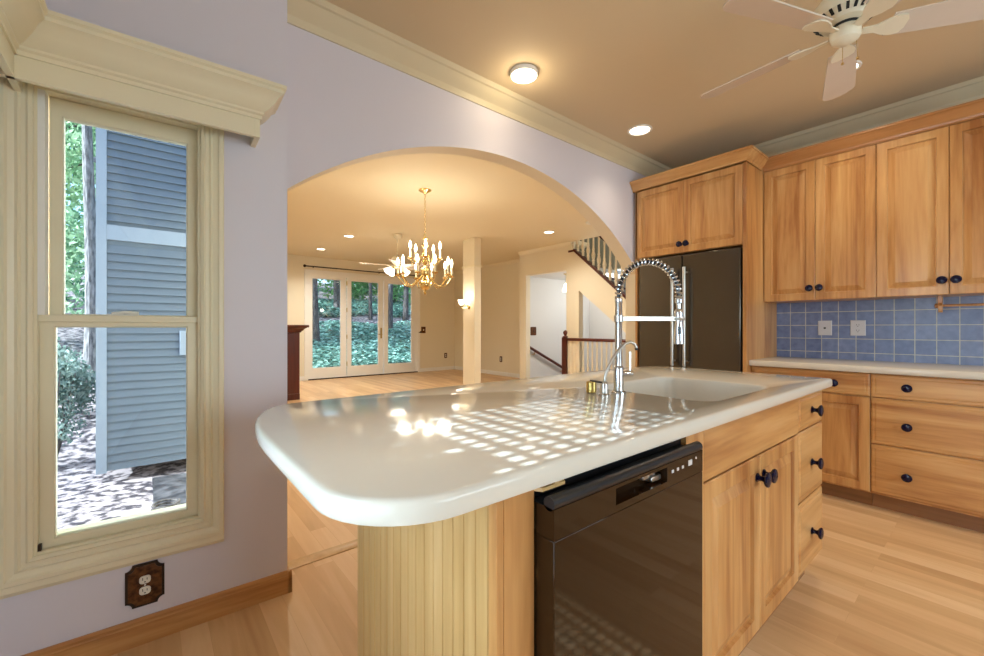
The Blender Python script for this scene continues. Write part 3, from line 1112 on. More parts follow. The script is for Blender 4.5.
m.tube([(0.0, 0.012, 0.853), (DWW, 0.012, 0.853)], 0.0125, 16)
m.build('top_bar', 'black_satin', dw, smooth=30)
for k, bx in enumerate((0.400, 0.424, 0.448, 0.480)):
    b_ = MB().box(bx, bx + (0.008 if k < 3 else 0.018), -0.0012, 0.001, 0.821, 0.828 if k < 3 else 0.834).build('button', 'white_plastic', dw, smooth=0)
m = MB().lathe([(0.003, -0.0012), (0.003, 0.001)], (0.520, 0, 0.833), 'y', 8)
m.build('indicator', 'white_plastic', dw, smooth=0)
# latch inside the pocket
m = MB().box(0.31, 0.36, 0.018, 0.0302, 0.818, 0.832).box(0.335, 0.375, 0.012, 0.0302, 0.810, 0.822)
m.build('latch', 'steel', dw, bevel=0.002)

# wooden wedge between dishwasher and counter
m = MB()
m.prism([(0.0, 0.0), (0.060, 0.0), (0.072, 0.030), (0.02, 0.034), (-0.012, 0.018)], 0.0, 0.0065, 'xy')
m.prism([(0.030, -0.002), (0.062, 0.004), (0.066, 0.026), (0.034, 0.024)], 0.0066, 0.0125, 'xy')
o = m.build('wood_shim', 'bead', smooth=0)
o.location = (0.535, 0.512, 0.8655 + 0.0005)
o.location.z = 0.8668
tag(o, 'small pale wooden shim wedged above the dishwasher', 'shim')

# sink cabinet
sc_ = thing('sink_cabinet', 'honey wood sink cabinet with two doors in the island', 'cabinet', (1.092, IY, 0))
X0, X1 = 1.195 - 1.092, 2.056 - 1.092
MB().box(0.0, X1, 0.021, 0.58, 0.118, 0.696).build('carcass', 'wood_z', sc_, smooth=0)
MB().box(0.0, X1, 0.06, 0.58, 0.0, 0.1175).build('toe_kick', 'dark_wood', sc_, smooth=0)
MB().box(0.0, X0 - 0.002, 0.0, 0.0205, 0.118, 0.879).build('stile', 'wood_z', sc_, smooth=0)
m = MB()
panel(m, X0 - 0.001, X1 - 0.0015, 0.724, 0.879, kind='slab')
d = m.build('false_front', 'wood_x', sc_, smooth=20)
d.location.y = 0.02
hw = (X1 - X0) / 2
for k in (0, 1):
    d = panel(MB(), X0 + k * hw + 0.001, X0 + (k + 1) * hw - 0.0015, 0.120, 0.718).build('door', 'wood_z', sc_, smooth=20)
    d.location.y = 0.02
    knob(d, X0 + hw + (-0.030 if k == 0 else 0.032), 0.648)

# drawer stack
dc = thing('drawer_cabinet', 'honey wood cabinet of three stacked drawers at the island end', 'cabinet', (2.0565, IY, 0))
DWD = 2.432 - 2.0565
MB().box(0.0, DWD, 0.021, 0.58, 0.118, 0.879).build('carcass', 'wood_z', dc, smooth=0)
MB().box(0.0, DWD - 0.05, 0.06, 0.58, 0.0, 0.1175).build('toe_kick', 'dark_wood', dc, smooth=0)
for z0, z1 in ((0.724, 0.876), (0.424, 0.718), (0.120, 0.418)):
    d = panel(MB(), 0.0015, DWD, z0, z1, kind='drawer').build('drawer', 'wood_x', dc, smooth=20)
    d.location.y = 0.02
    knob(d, DWD / 2, (z0 + z1) / 2 - 0.002)

# ------------------------------------------------------------------ taps
FB = Vector((1.312, 0.877, CT))
fd = Vector((0.85, -0.5, 0)).normalized()
fa = thing('kitchen_faucet', 'tall chrome spring-neck faucet at the island sink', 'faucet', FB)
m = MB().lathe([(0.026, 0.0), (0.026, 0.006), (0.018, 0.010), (0.0175, 0.085), (0.0165, 0.095), (0.0125, 0.100), (0.0125, 0.325), (0.0135, 0.327), (0.0135, 0.342), (0.0105, 0.345)], n=20)
m.build('body', 'chrome', fa)
RC = 0.237 / 2
path = []
for k in range(6):
    path.append(Vector((0, 0, 0.335 + 0.02 * k / 5)))
for k in range(1, 33):
    a = PI - PI * k / 32
    path.append(fd * (RC + RC * math.cos(a)) + Vector((0, 0, 0.355 + RC * 1.05 * math.sin(a))))
for k in range(1, 5):
    path.append(fd * (2 * RC) + Vector((0, 0, 0.355 - 0.012 * k / 4)))
MB().tube(path, 0.0065, 10).build('hose', 'black_satin', fa)
# coil
ls = [0.0]
for a, b_ in zip(path, path[1:]): ls.append(ls[-1] + (b_ - a).length)
tot = ls[-1]
side = Vector((-fd.y, fd.x, 0))
TURN, PER = 27, 14
coil = []
for i in range(TURN * PER + 1):
    s = tot * i / (TURN * PER)
    k = 0
    while k < len(ls) - 2 and ls[k + 1] < s: k += 1
    q = (s - ls[k]) / max(1e-9, ls[k + 1] - ls[k])
    p = path[k].lerp(path[k + 1], q)
    tn = (path[k + 1] - path[k]).normalized()
    nn = side.cross(tn)
    a = 2 * PI * i / PER
    coil.append(p + (side * math.cos(a) + nn * math.sin(a)) * 0.0112)
MB().tube(coil, 0.0034, 6).build('spring', 'chrome', fa)
hp = fd * (2 * RC)
m = MB().lathe([(0.0125, 0.348), (0.0135, 0.345), (0.0135, 0.330), (0.008, 0.326), (0.008, 0.308), (0.0145, 0.300), (0.0155, 0.290), (0.0155, 0.262), (0.0135, 0.255), (0.0145, 0.250), (0.0175, 0.215), (0.0185, 0.185), (0.0185, 0.178), (0.016, 0.176)], (hp.x, hp.y, 0), n=20)
hd = m.build('spray_head', 'chrome', fa)
m = MB()
bd = Vector((-0.80, -0.60, 0))
for z0, z1 in ((0.214, 0.240),):
    c0 = hp + bd * 0.0165
    m.tube([c0 + Vector((0, 0, z0)), c0 + Vector((0, 0, z1))], 0.006, 10)
m.build('button', 'black_satin', hd)
m = MB()
ar = [fd * 0.010, fd * (2 * RC - 0.012)]
wv = side * 0.006
m.loft([[p + wv + Vector((0, 0, 0.262)), p - wv + Vector((0, 0, 0.262)), p - wv + Vector((0, 0, 0.278)), p + wv + Vector((0, 0, 0.278))] for p in ar])
ring = [hp + (fd * math.cos(a) + side * math.sin(a)) * 0.0185 + Vector((0, 0, 0.270)) for a in [2 * PI * k / 20 for k in range(21)]]
m.tube(ring, 0.005, 8, caps=False)
m.lathe([(0.0165, 0.258), (0.0165, 0.282)], n=18)
m.build('support_arm', 'steel', fa, bevel=0.001)
lv = Vector((0.86, 0.0, 0)) * 0.0
m = MB()
ld = Vector((0.80, -0.60, 0))
m.tube([ld * 0.012 + Vector((0, 0, 0.070)), ld * 0.050 + Vector((0, 0, 0.070))], 0.0125, 14)
m.tube([ld * 0.042 + Vector((0, 0, 0.076)), ld * 0.042 + Vector((0, 0, 0.150))], 0.0042, 8)
m.build('lever', 'chrome', fa)

t = thing('filter_tap', 'small chrome gooseneck tap with a black lever beside the tall faucet', 'tap', (1.236, 0.884, CT))
MB().lathe([(0.019, 0.0), (0.019, 0.004), (0.0135, 0.007), (0.0135, 0.040), (0.010, 0.046), (0.006, 0.05)], n=18).build('base', 'steel', t)
pp = [(0, 0.045), (0.004, 0.070), (0.014, 0.095), (0.032, 0.128), (0.055, 0.160), (0.078, 0.180), (0.098, 0.186), (0.113, 0.180), (0.121, 0.165)]
m = MB().tube([fd * r_ + Vector((0, 0, z)) for r_, z in pp], 0.0055, 12)
g = m.build('neck', 'steel', t)
MB().tube([fd * 0.1205 + Vector((0, 0, 0.166)), fd * 0.1225 + Vector((0, 0, 0.158))], 0.0065, 10).build('nozzle', 'black_satin', g)
m = MB().tube([(-0.004, 0, 0.043), (-0.018, 0.012, 0.047), (-0.042, 0.030, 0.052)], [0.004, 0.004, 0.003], 8)
m.build('lever', 'black_satin', t)
o = MB().lathe([(0.0165, 0.0), (0.0185, 0.002), (0.0185, 0.036), (0.0165, 0.040), (0.010, 0.041)], n=20).build('air_gap_cap', 'gold', loc=(1.252, 0.952, CT))
tag(o, 'short gold cylindrical cap standing left of the taps', 'cap')

# ------------------------------------------------------------------ kitchen ceiling lights and fan
o = thing('ceiling_light', 'round surface-mounted glowing ceiling light above the arch', 'ceiling light', (1.79, 1.87, H))
MB().lathe([(0.086, -0.001), (0.086, -0.020), (0.080, -0.026), (0.078, -0.020), (0.078, -0.002)], n=32).build('rim', 'white_trim', o)
MB().lathe([(0.0775, -0.004), (0.0775, -0.022), (0.066, -0.032), (0.04, -0.037), (0.01, -0.038)], n=32).build('diffuser', 'disc_glow', o)
lamp('ceiling_light_glow', 'SPOT', (1.79, 1.87, H - 0.05), 12, WARM, shadow_soft_size=0.07, spot_size=math.radians(115), spot_blend=1.0)


lamp('ceiling_light_halo', 'POINT', (1.79, 1.87, H - 0.10), 1.8, WARM, shadow_soft_size=0.06)


def recessed(x, y, label, power, r=0.075, cone=150, room_group='recessed ceiling lights'):
    o = thing('recessed_light', label, 'ceiling light', (x, y, H), 0, room_group)
    MB().lathe([(r + 0.02, -0.0005), (r + 0.018, -0.006), (r + 0.004, -0.008), (r, -0.003), (r, -0.0006)], n=28).build('trim_ring', 'white_trim', o)
    MB().lathe([(r - 0.001, -0.001), (r - 0.001, -0.003), (r * 0.5, -0.006), (0.004, -0.0065)], n=28).build('lens', 'disc_glow', o)
    lamp('recessed_glow', 'SPOT', (x, y, H - 0.02), power, (1.0, 0.84, 0.60) if y < 2.17 else (1.0, 0.95, 0.84), shadow_soft_size=0.06, spot_size=math.radians(cone), spot_blend=1.0)
    return o


recessed(3.03, 1.83, 'recessed ceiling light in front of the refrigerator cabinet', 18, cone=115)
recessed(3.28, 0.60, 'recessed ceiling light partly hidden by a fan blade', 26, r=0.058)
recessed(2.649, 7.113, 'recessed living room light above the french doors, nearer the arch', 140)
recessed(2.651, 8.639, 'recessed living room light closest to the french doors', 140)
recessed(5.09, 4.724, 'recessed living room light near the stair balusters', 95)


recessed(0.9, -1.3, 'added recessed fill light behind the viewer, nearer the left wall', 52)  # this and the next: unseen fixtures added to fill the kitchen
recessed(2.6, -1.3, 'added recessed fill light behind the viewer, nearer the wall cabinets', 46)

recessed(0.95, 4.3, 'added living room fill light hidden behind the window wall', 100)  # this and the next: unseen fixtures added to brighten the living room
recessed(4.9, 2.95, 'added living room fill light hidden behind the arch beside the stairs', 90)


def ceiling_fan(name, label, c, zb, R, a0, mot_r, drop, mb_mat='fan_white', lights=False):
    f = thing(name, label, 'ceiling fan', (c[0], c[1], H))
    zb -= H
    MB().lathe([(0.068, -0.0005), (0.070, -0.02), (0.055, -0.055), (0.025, -0.075)], n=24).build('canopy', 'fan_cream', f)
    MB().tube([(0, 0, -0.06), (0, 0, zb + 0.12)], 0.011, 12).build('downrod', 'fan_cream', f)
    s = mot_r / 0.115
    m = MB().lathe([(0.03, zb + 0.150), (0.05 * s, zb + 0.142), (0.09 * s, zb + 0.125), (0.112 * s, zb + 0.098), (0.115 * s, zb + 0.075), (0.108 * s, zb + 0.050), (0.085 * s, zb + 0.032), (0.078 * s, zb + 0.020), (0.055 * s, zb + 0.014)], n=36)
    mo = m.build('motor_housing', 'fan_cream', f)
    m = MB()
    for k in range(24):
        a = 2 * PI * k / 24
        r0, r1 = 0.089 * s, 0.1085 * s
        ca, sa = math.cos(a), math.sin(a)
        wv_ = 0.0052 * s
        q = []
        for rr_, z_, off in ((r0, zb + 0.0335, -0.002), (r1, zb + 0.0485, -0.002), (r1, zb + 0.0485, 0.003), (r0, zb + 0.0335, 0.003)):
            q.append((rr_, z_ + off))
        m.loft([[(r_ * ca - wv_ * sgn * sa, r_ * sa + wv_ * sgn * ca, z_) for r_, z_ in q] for sgn in (-1, 1)])
    m.build('vents', 'black_matte', mo, smooth=0)
    m = MB().lathe([(0.050 * s, zb + 0.014), (0.050 * s, zb + 0.004)], n=28)
    m.build('flywheel', 'black_matte', f)
    m = MB().lathe([(0.046 * s, zb + 0.006), (0.052 * s, zb - 0.004), (0.052 * s, zb - 0.030), (0.046 * s, zb - 0.046), (0.028 * s, zb - 0.058), (0.004, zb - 0.063)], n=28)
    m.build('switch_housing', 'fan_cream', f)
    pitch = math.radians(-14)
    for k in range(5):
        a = a0 + 2 * PI * k / 5
        rot = Matrix.Rotation(a, 4, 'Z')
        tilt = Matrix.Rotation(pitch, 4, 'X')
        # bracket (blade iron)
        m = MB()
        bi = []
        for (x, hw_) in ((0.055 * s, 0.014), (0.10 * s, 0.017), (0.13 * s, 0.035), (0.165 * s, 0.045), (0.19 * s, 0.040), (0.20 * s, 0.020)):
            bi.append((x, hw_))
        pl = [(x, -h_) for x, h_ in bi] + [(x, h_) for x, h_ in reversed(bi)]
        m.prism(pl, 0.0, 0.006)
        m.v = [tuple(rot @ (tilt @ Vector(v) + Vector((0, 0, zb - 0.022)))) for v in m.v]
        br_ = m.build('blade_iron', 'fan_cream', f, smooth=0)
        m = MB()
        r0, r1 = 0.145 * s, R
        outl = []
        hw0, hw1 = 0.052, 0.068
        for q in range(0, 9):
            t_ = q / 8
            outl.append((r0 + (r1 - 0.05 - r0) * t_, -(hw0 + (hw1 - hw0) * t_)))
        for q in range(1, 10):
            an = -PI / 2 + PI * q / 10
            outl.append((r1 - 0.05 + 0.05 * math.cos(an), hw1 * math.sin(an)))
        for q in range(8, -1, -1):
            t_ = q / 8
            outl.append((r0 + (r1 - 0.05 - r0) * t_, (hw0 + (hw1 - hw0) * t_)))
        m.prism(outl, 0.0065, 0.0125)
        m.v = [tuple(rot @ (tilt @ Vector(v) + Vector((0, 0, zb - 0.022)))) for v in m.v]
        m.build('blade', mb_mat, f, smooth=0, bevel=0.001)
    if lights:
        for k in range(4):
            a = 2 * PI * k / 4 + 0.1
            d_ = Vector((math.cos(a), math.sin(a), 0))
            p0 = d_ * 0.05 + Vector((0, 0, zb - 0.045))
            p1 = d_ * 0.12 + Vector((0, 0, zb - 0.06))
            am = MB().tube([p0, (p0 + p1) / 2 + Vector((0, 0, 0.012)), p1], 0.008, 8).build('light_arm', 'brass', f)
            ax = (d_ * 0.75 + Vector((0, 0, -0.66))).normalized()
            prof = [(0.022, 0.0), (0.030, 0.02), (0.042, 0.05), (0.052, 0.085), (0.064, 0.11)]
            Q = Vector((0, 0, 1)).rotation_difference(ax).to_matrix()
            m = MB().lathe(prof, n=16)
            m.v = [tuple(p1 + Q @ Vector(v)) for v in m.v]
            m.build('tulip_shade', 'shade_glow', am)
        lamp('fan_glow', 'POINT', (c[0], c[1], H + zb - 0.26), 6, SOFT, shadow_soft_size=0.12)
    else:
        m = MB()
        for sg in (0.02, -0.025):
            m.tube([(0.062 * s, sg, zb - 0.02), (0.069 * s, sg * 1.1, zb - 0.10)], 0.0012, 6)
            m.sphere((0.069 * s, sg * 1.1, zb - 0.105), 0.006, 8)
        m.build('pull_chain', 'brass', f)
    return f


ceiling_fan('ceiling_fan', 'white five-blade ceiling fan above the kitchen', (2.24, 0.41), 2.40, 0.605, math.radians(85.0), 0.115, 0.2)
ceiling_fan('ceiling_fan', 'white ceiling fan with glowing tulip shades behind the chandelier', (3.25, 6.50), 2.23, 0.62, math.radians(20), 0.10, 0.2, lights=True)

o = MB().lathe([(0.062, -0.0005), (0.064, -0.012), (0.058, -0.026), (0.03, -0.034), (0.004, -0.035)], n=24).build('smoke_detector', 'ivory', loc=(5.084, 3.89, H))
tag(o, 'small round white smoke detector on the ceiling near the stairs', 'smoke detector')

# ------------------------------------------------------------------ chandelier
CH = Vector((2.441, 4.189, 0))
ch = thing('chandelier', 'two-tier polished brass chandelier with lit candle bulbs', 'chandelier', (CH.x, CH.y, H))
zz = lambda z: z - H
MB().lathe([(0.075, zz(2.7395)), (0.074, zz(2.730)), (0.050, zz(2.715)), (0.020, zz(2.705)), (0.008, zz(2.690))], n=24).build('canopy', 'brass', ch)
m = MB()
z = 2.695
k = 0
while z > 2.225:
    c = Vector((0, 0, zz(z - 0.016)))
    ringp = []
    for q in range(13):
        a = 2 * PI * q / 12
        h_ = 0.009 * math.cos(a)
        ringp.append(c + (Vector((h_, 0, 0.018 * math.sin(a))) if k % 2 == 0 else Vector((0, h_, 0.018 * math.sin(a)))))
    m.tube(ringp, 0.0025, 5, caps=False)
    z -= 0.029
    k += 1
m.build('chain', 'brass', ch)
col = [(0.006, 2.235), (0.014, 2.225), (0.010, 2.205), (0.026, 2.19), (0.030, 2.178), (0.014, 2.165), (0.012, 2.15), (0.024, 2.135), (0.036, 2.115), (0.038, 2.10), (0.022, 2.08), (0.014, 2.06), (0.020, 2.045),
       (0.034, 2.03), (0.034, 1.995), (0.020, 1.98), (0.014, 1.955), (0.028, 1.935), (0.036, 1.915), (0.026, 1.89), (0.013, 1.87), (0.016, 1.85), (0.046, 1.83), (0.050, 1.80), (0.046, 1.775), (0.020, 1.755), (0.014, 1.735), (0.022, 1.72),
       (0.045, 1.705), (0.064, 1.68), (0.068, 1.65), (0.060, 1.62), (0.036, 1.597), (0.016, 1.588), (0.012, 1.575), (0.018, 1.562), (0.012, 1.548), (0.002, 1.535)]
MB().lathe([(r_, zz(h_)) for r_, h_ in col], n=24).build('column', 'brass', ch)


def ch_arm(ang, r, zpan, zroot, sag):
    d_ = Vector((math.cos(ang), math.sin(ang), 0))
    pts = []
    for q in range(13):
        t_ = q / 12
        rr_ = 0.035 + (r - 0.035) * t_
        zz_ = zroot + (zpan - 0.012 - zroot) * t_ - sag * math.sin(PI * min(1, t_ * 1.0)) * (1 - 0.15 * t_) + 0.02 * math.sin(2 * PI * t_)
        pts.append(d_ * rr_ + Vector((0, 0, zz(zz_))))
    m = MB().tube(pts, 0.0055, 7)
    c = d_ * r
    m.lathe([(0.006, zz(zpan - 0.016)), (0.012, zz(zpan - 0.010)), (0.030, zz(zpan - 0.004)), (0.036, zz(zpan + 0.004)), (0.030, zz(zpan + 0.002)), (0.013, zz(zpan + 0.001)), (0.014, zz(zpan + 0.016)), (0.011, zz(zpan + 0.018))], (c.x, c.y, 0), n=14)
    a_ = m.build('arm', 'brass', ch)
    MB().lathe([(0.0105, zz(zpan + 0.010)), (0.0105, zz(zpan + 0.105)), (0.006, zz(zpan + 0.108))], (c.x, c.y, 0), n=12).build('candle_sleeve', 'candle', a_)
    MB().lathe([(0.006, zz(zpan + 0.106)), (0.013, zz(zpan + 0.122)), (0.0175, zz(zpan + 0.145)), (0.014, zz(zpan + 0.170)), (0.006, zz(zpan + 0.192)), (0.001, zz(zpan + 0.203))], (c.x, c.y, 0), n=12).build('candle_bulb', 'bulb', a_)


for k in range(10):
    ch_arm(2 * PI * k / 10 + 0.15, 0.305, 1.755, 1.76, 0.125)
for k in range(5):
    ch_arm(2 * PI * k / 5 + 0.45, 0.175, 1.945, 1.99, 0.07)
for k in range(6):
    a = 2 * PI * k / 6 + 0.2
    lamp('chandelier_glow', 'POINT', CH + Vector((0.30 * math.cos(a), 0.30 * math.sin(a), 1.99)), 3.0, SOFT, shadow_soft_size=0.05)

# ------------------------------------------------------------------ living room things
# sconce on the pillar's left face
sn = thing('wall_sconce', 'brass wall sconce with frosted lit shades on the cream pillar', 'wall sconce', (4.37, 5.97, 1.53))
MB().lathe([(0.045, 0.0), (0.045, -0.008), (0.03, -0.018), (0.012, -0.022)], axis='x', n=18).build('back_plate', 'brass', sn)
for yy in (-0.085, 0.085):
    m = MB().tube([(-0.012, 0, 0.0), (-0.05, yy * 0.5, -0.025), (-0.09, yy, -0.015), (-0.105, yy * 1.05, 0.03)], 0.007, 8)
    a_ = m.build('arm', 'brass', sn)
    MB().lathe([(0.018, 0.03), (0.035, 0.045), (0.048, 0.075), (0.06, 0.115), (0.066, 0.125)], (-0.105, yy * 1.05, 0), n=18, caps=False).build('glass_shade', 'shade_glow', a_)
lamp('sconce_glow', 'POINT', (4.17, 5.97, 1.72), 2.5, SOFT, shadow_soft_size=0.06)

# fireplace mantel
MX = 0.45
br = struct(MB().box(0.45, 1.55, 7.18, 8.95, 0, H).build('wall_chimney_breast', 'cream_wall', smooth=0))
fm = thing('fireplace_mantel', 'dark mahogany fireplace mantel at the left of the living room', 'mantel', (1.551, 7.18, 0))
MB().box(0.0, 0.32, 0.0, 0.24, 0.10, 1.08).build('pilaster', 'mahogany', fm, bevel=0.006, smooth=0)
MB().box(0.0, 0.32, 1.53, 1.77, 0.10, 1.08).build('pilaster', 'mahogany', fm, bevel=0.006, smooth=0)
m = MB().box(0.0, 0.322, -0.002, 0.242, 0.0, 0.0995).box(0.0, 0.322, 1.528, 1.772, 0.0, 0.0995)
m.build('plinth', 'mahogany', fm, bevel=0.004, smooth=0)
MB().box(0.0, 0.31, 0.241, 1.529, 0.80, 1.08).build('frieze', 'mahogany', fm, smooth=0)
MSH = [(0, 1.081), (0.02, 1.09), (0.022, 1.105), (0.04, 1.115), (0.055, 1.14), (0.085, 1.160), (0.09, 1.165), (0.11, 1.165), (0.115, 1.185), (0.11, 1.205), (0, 1.205)]
m = MB()
m.loft([[(0.0, -o, z) for o, z in MSH], [(0.32 + o, -o, z) for o, z in MSH], [(0.32 + o, 1.77 + o, z) for o, z in MSH], [(0.0, 1.77 + o, z) for o, z in MSH]])
m.box(0, 0.32, 0, 1.77, 1.081, 1.204)
m.build('shelf', 'mahogany', fm, smooth=20)
MB().box(0.001, 0.05, 0.241, 1.529, 0.0, 0.799).build('firebox', 'black_matte', fm, smooth=0)

# french doors
fd_ = thing('door_1', 'three-panel white french door onto the wooded garden', 'door', (0, 9.70, 0))
fd_['kind'] = 'structure'
m = MB()
frame_ring(m, DX0, DX1, 0.03, DZ, [(0.0, 0.0), (0.0, -0.014), (0.05, -0.020), (0.075, -0.020), (0.08, -0.012), (0.08, 0.0)])
frame_ring(m, DX0, DX1, 0.0, DZ, [(0.0, -0.005), (-0.03, -0.005), (-0.03, 0.15), (0.0, 0.15)])
m.build('frame', 'white_trim', fd_, smooth=20)
MB().box(DX0, DX1, -0.03, 0.15, 0.0, 0.025).build('sill', 'bronze', fd_, smooth=0)
PAN = [(2.73, 3.555, 2.80, 3.42), (3.575, 4.475, 3.68, 4.345), (4.495, 5.39, 4.61, 5.255)]
for k, (x0, x1, g0, g1) in enumerate(PAN):
    m = MB()
    gz0, gz1 = 0.262, 2.262
    z0, z1 = 0.03, 2.34
    loops = [rect_loop(x0, x1, z0, z1, 0.055), rect_loop(x0, x1, z0, z1, 0.012), [(g0 - 0.012, 0.012, gz0 - 0.012), (g1 + 0.012, 0.012, gz0 - 0.012), (g1 + 0.012, 0.012, gz1 + 0.012), (g0 - 0.012, 0.012, gz1 + 0.012)],
             rect_loop(g0, g1, gz0, gz1, 0.022), rect_loop(g0, g1, gz0, gz1, 0.055)]
    m.loft(loops + [loops[0]], False, False)
    s_ = m.build('door_leaf', 'white_trim', fd_, smooth=0)
    MB().box(g0 - 0.004, g1 + 0.004, 0.032, 0.040, gz0 - 0.004, gz1 + 0.004).build('pane', 'glass', s_, smooth=0)
    if k == 1:
        for hz in (0.32, 0.95, 1.58, 2.20):
            MB().tube([(x0 - 0.010, 0.002, hz - 0.05), (x0 - 0.010, 0.002, hz + 0.05)], 0.010, 8).build('hinge', 'gold', s_)
        m = MB().box(x1 - 0.075, x1 - 0.035, 0.004, 0.0125, 0.90, 1.16)
        m.tube([(x1 - 0.055, 0.008, 1.0), (x1 - 0.055, -0.045, 1.0), (x1 - 0.17, -0.045, 1.0)], 0.009, 8)
        m.build('handle', 'gold', s_)
# curtain rod
cr_ = thing('curtain_rod', 'thin dark curtain rod with a ball end above the french doors', 'curtain rod', (0, 9.70, 0))
MB().tube([(2.63, -0.07, 2.515), (5.55, -0.07, 2.515)], 0.013, 10).build('rod', 'bronze', cr_)
for xx in (2.61, 5.57):
    MB().sphere((xx, -0.07, 2.515), 0.032, 12).build('finial', 'bronze', cr_)
for xx in (2.80, 4.35, 5.35):
    MB().tube([(xx, -0.001, 2.50), (xx, -0.06, 2.50), (xx, -0.07, 2.512)], 0.008, 6).build('bracket', 'bronze', cr_)
# switch and holdback beside the door
t = thing('light_switch', 'brown switch plate on the cream wall right of the french doors', 'switch', (5.60, 9.70, 1.105))
MB().box(-0.065, 0.065, -0.012, -0.0005, -0.085, 0.085).build('plate', 'plate_brown', t, bevel=0.004)
MB().box(-0.012, 0.012, -0.022, -0.011, -0.02, 0.02).build('toggle', 'ivory', t, smooth=0)
t = thing('curtain_holdback', 'small dark curtain holdback beside the brown switch plate', 'curtain holdback', (5.46, 9.70, 1.05))
MB().tube([(0.06, -0.001, 0.0), (0.06, -0.06, 0.0), (-0.03, -0.07, -0.01)], 0.012, 8).build('hook', 'bronze', t)
MB().lathe([(0.028, -0.0005), (0.028, -0.01), (0.014, -0.016)], (0.06, 0, 0), 'y', 14).build('rosette', 'bronze', t)


def small_plate(loc, rot, label, name='wall_outlet', toggle=False, w_=0.045, h_=0.07):
    t = thing(name, label, 'switch' if toggle else 'outlet', loc, rot)
    MB().prism(rrect(-w_, w_, -h_, h_, 0.02), -0.0005, -0.009, 'xz').build('plate', 'plate_brown', t, bevel=0.002)
    if toggle:
        MB().box(-0.008, 0.008, -0.018, -0.008, -0.015, 0.015).build('toggle', 'bronze', t, smooth=0)
    else:
        for dz in (0.022, -0.022):
            MB().prism(rrect(-0.017, 0.017, dz - 0.015, dz + 0.015, 0.010), -0.008, -0.012, 'xz').build('receptacle', 'ivory', t)
    return t


small_plate((6.30, 9.70, 0.40), 0, 'brown outlet plate on the far cream wall, left of the pillar')
small_plate((6.60, 7.70, 0.40), WALLROT, 'brown outlet plate low on the cream wall, right of the pillar')
small_plate((6.30, 6.30, 1.09), 0, 'brown switch plate on the white stairwell wall', 'light_switch', True, 0.085, 0.09)

# staircase: rising flight behind the spandrel
st = thing('staircase', 'rising staircase flight with dark treads behind the cream spandrel', 'staircase', (6.126, 2.35, 0))
rise, run = 0.19, 0.19 / SL
for k in range(12):
    y0 = 0.55 + run * k
    z = zs_(2.35 + y0) - 0.06
    if 2.35 + y0 + run > 4.85: break
    MB().box(0.0, 0.868, y0, y0 + run + 0.02, z - 0.035, z).build('tread', 'mahogany', st, bevel=0.006, smooth=0)
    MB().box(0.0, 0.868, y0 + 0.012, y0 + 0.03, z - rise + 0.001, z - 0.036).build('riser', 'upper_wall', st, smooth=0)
m = MB()
m.prism([(0.6, zu_(2.95) - 0.02), (2.48, zu_(4.83) - 0.02), (2.48, zu_(4.83) + 0.02), (0.6, zu_(2.95) + 0.02)], 0.0, 0.868, 'yz')
m.build('soffit', 'white_wall', st, smooth=0)


def baluster_prof(h):
    return [(0.016, 0), (0.016, 0.12 * h), (0.022, 0.14 * h), (0.014, 0.17 * h), (0.024, 0.26 * h), (0.026, 0.32 * h), (0.014, 0.44 * h), (0.018, 0.47 * h), (0.013, 0.52 * h), (0.011, 0.85 * h), (0.014, 0.9 * h), (0.014, h)]


# upper balustrade on the spandrel
ub = thing('stair_balustrade', 'sloping balustrade of cream balusters on a dark string, upper right of the arch', 'balustrade', (6.06, 2.35, 0))
m = MB()
str_prof = [(-0.075, -0.045), (0.02, -0.045), (0.02, 0.0), (-0.075, 0.0)]
def sl_line(y): return zs_(2.35 + y)
for (a, b_, w0, w1, o0, o1) in ((0.6, 2.60, -0.078, 0.03, 0.0, 0.05),):
    m.loft([[(w0, y, sl_line(y) + o0), (w1, y, sl_line(y) + o0), (w1, y, sl_line(y) + o1), (w0, y, sl_line(y) + o1)] for y in (a, b_)])
m.box(-0.08, 0.03, 2.60, 2.72, sl_line(2.60) - 0.005, sl_line(2.60) + 0.03)
m.build('string_cap', 'mahogany', ub, smooth=0)
m = MB()
m.loft([[(-0.045, y, sl_line(y) + 0.64), (0.015, y, sl_line(y) + 0.64), (0.02, y, sl_line(y) + 0.685), (-0.015, y, sl_line(y) + 0.705), (-0.05, y, sl_line(y) + 0.685)] for y in (0.6, 2.70)])
m.build('handrail', 'mahogany', ub, smooth=0)
k = 0
while True:
    y = 2.66 - 0.115 * k
    if y < 0.85: break
    z0 = sl_line(y) + 0.045 if y < 2.6 else sl_line(2.6) + 0.03
    hh = sl_line(y) + 0.64 - z0
    MB().lathe([(r_ * 1.45, z_) for r_, z_ in baluster_prof(hh)], (-0.015, y, z0), n=10).build('baluster', 'cream_wall', ub)
    k += 1

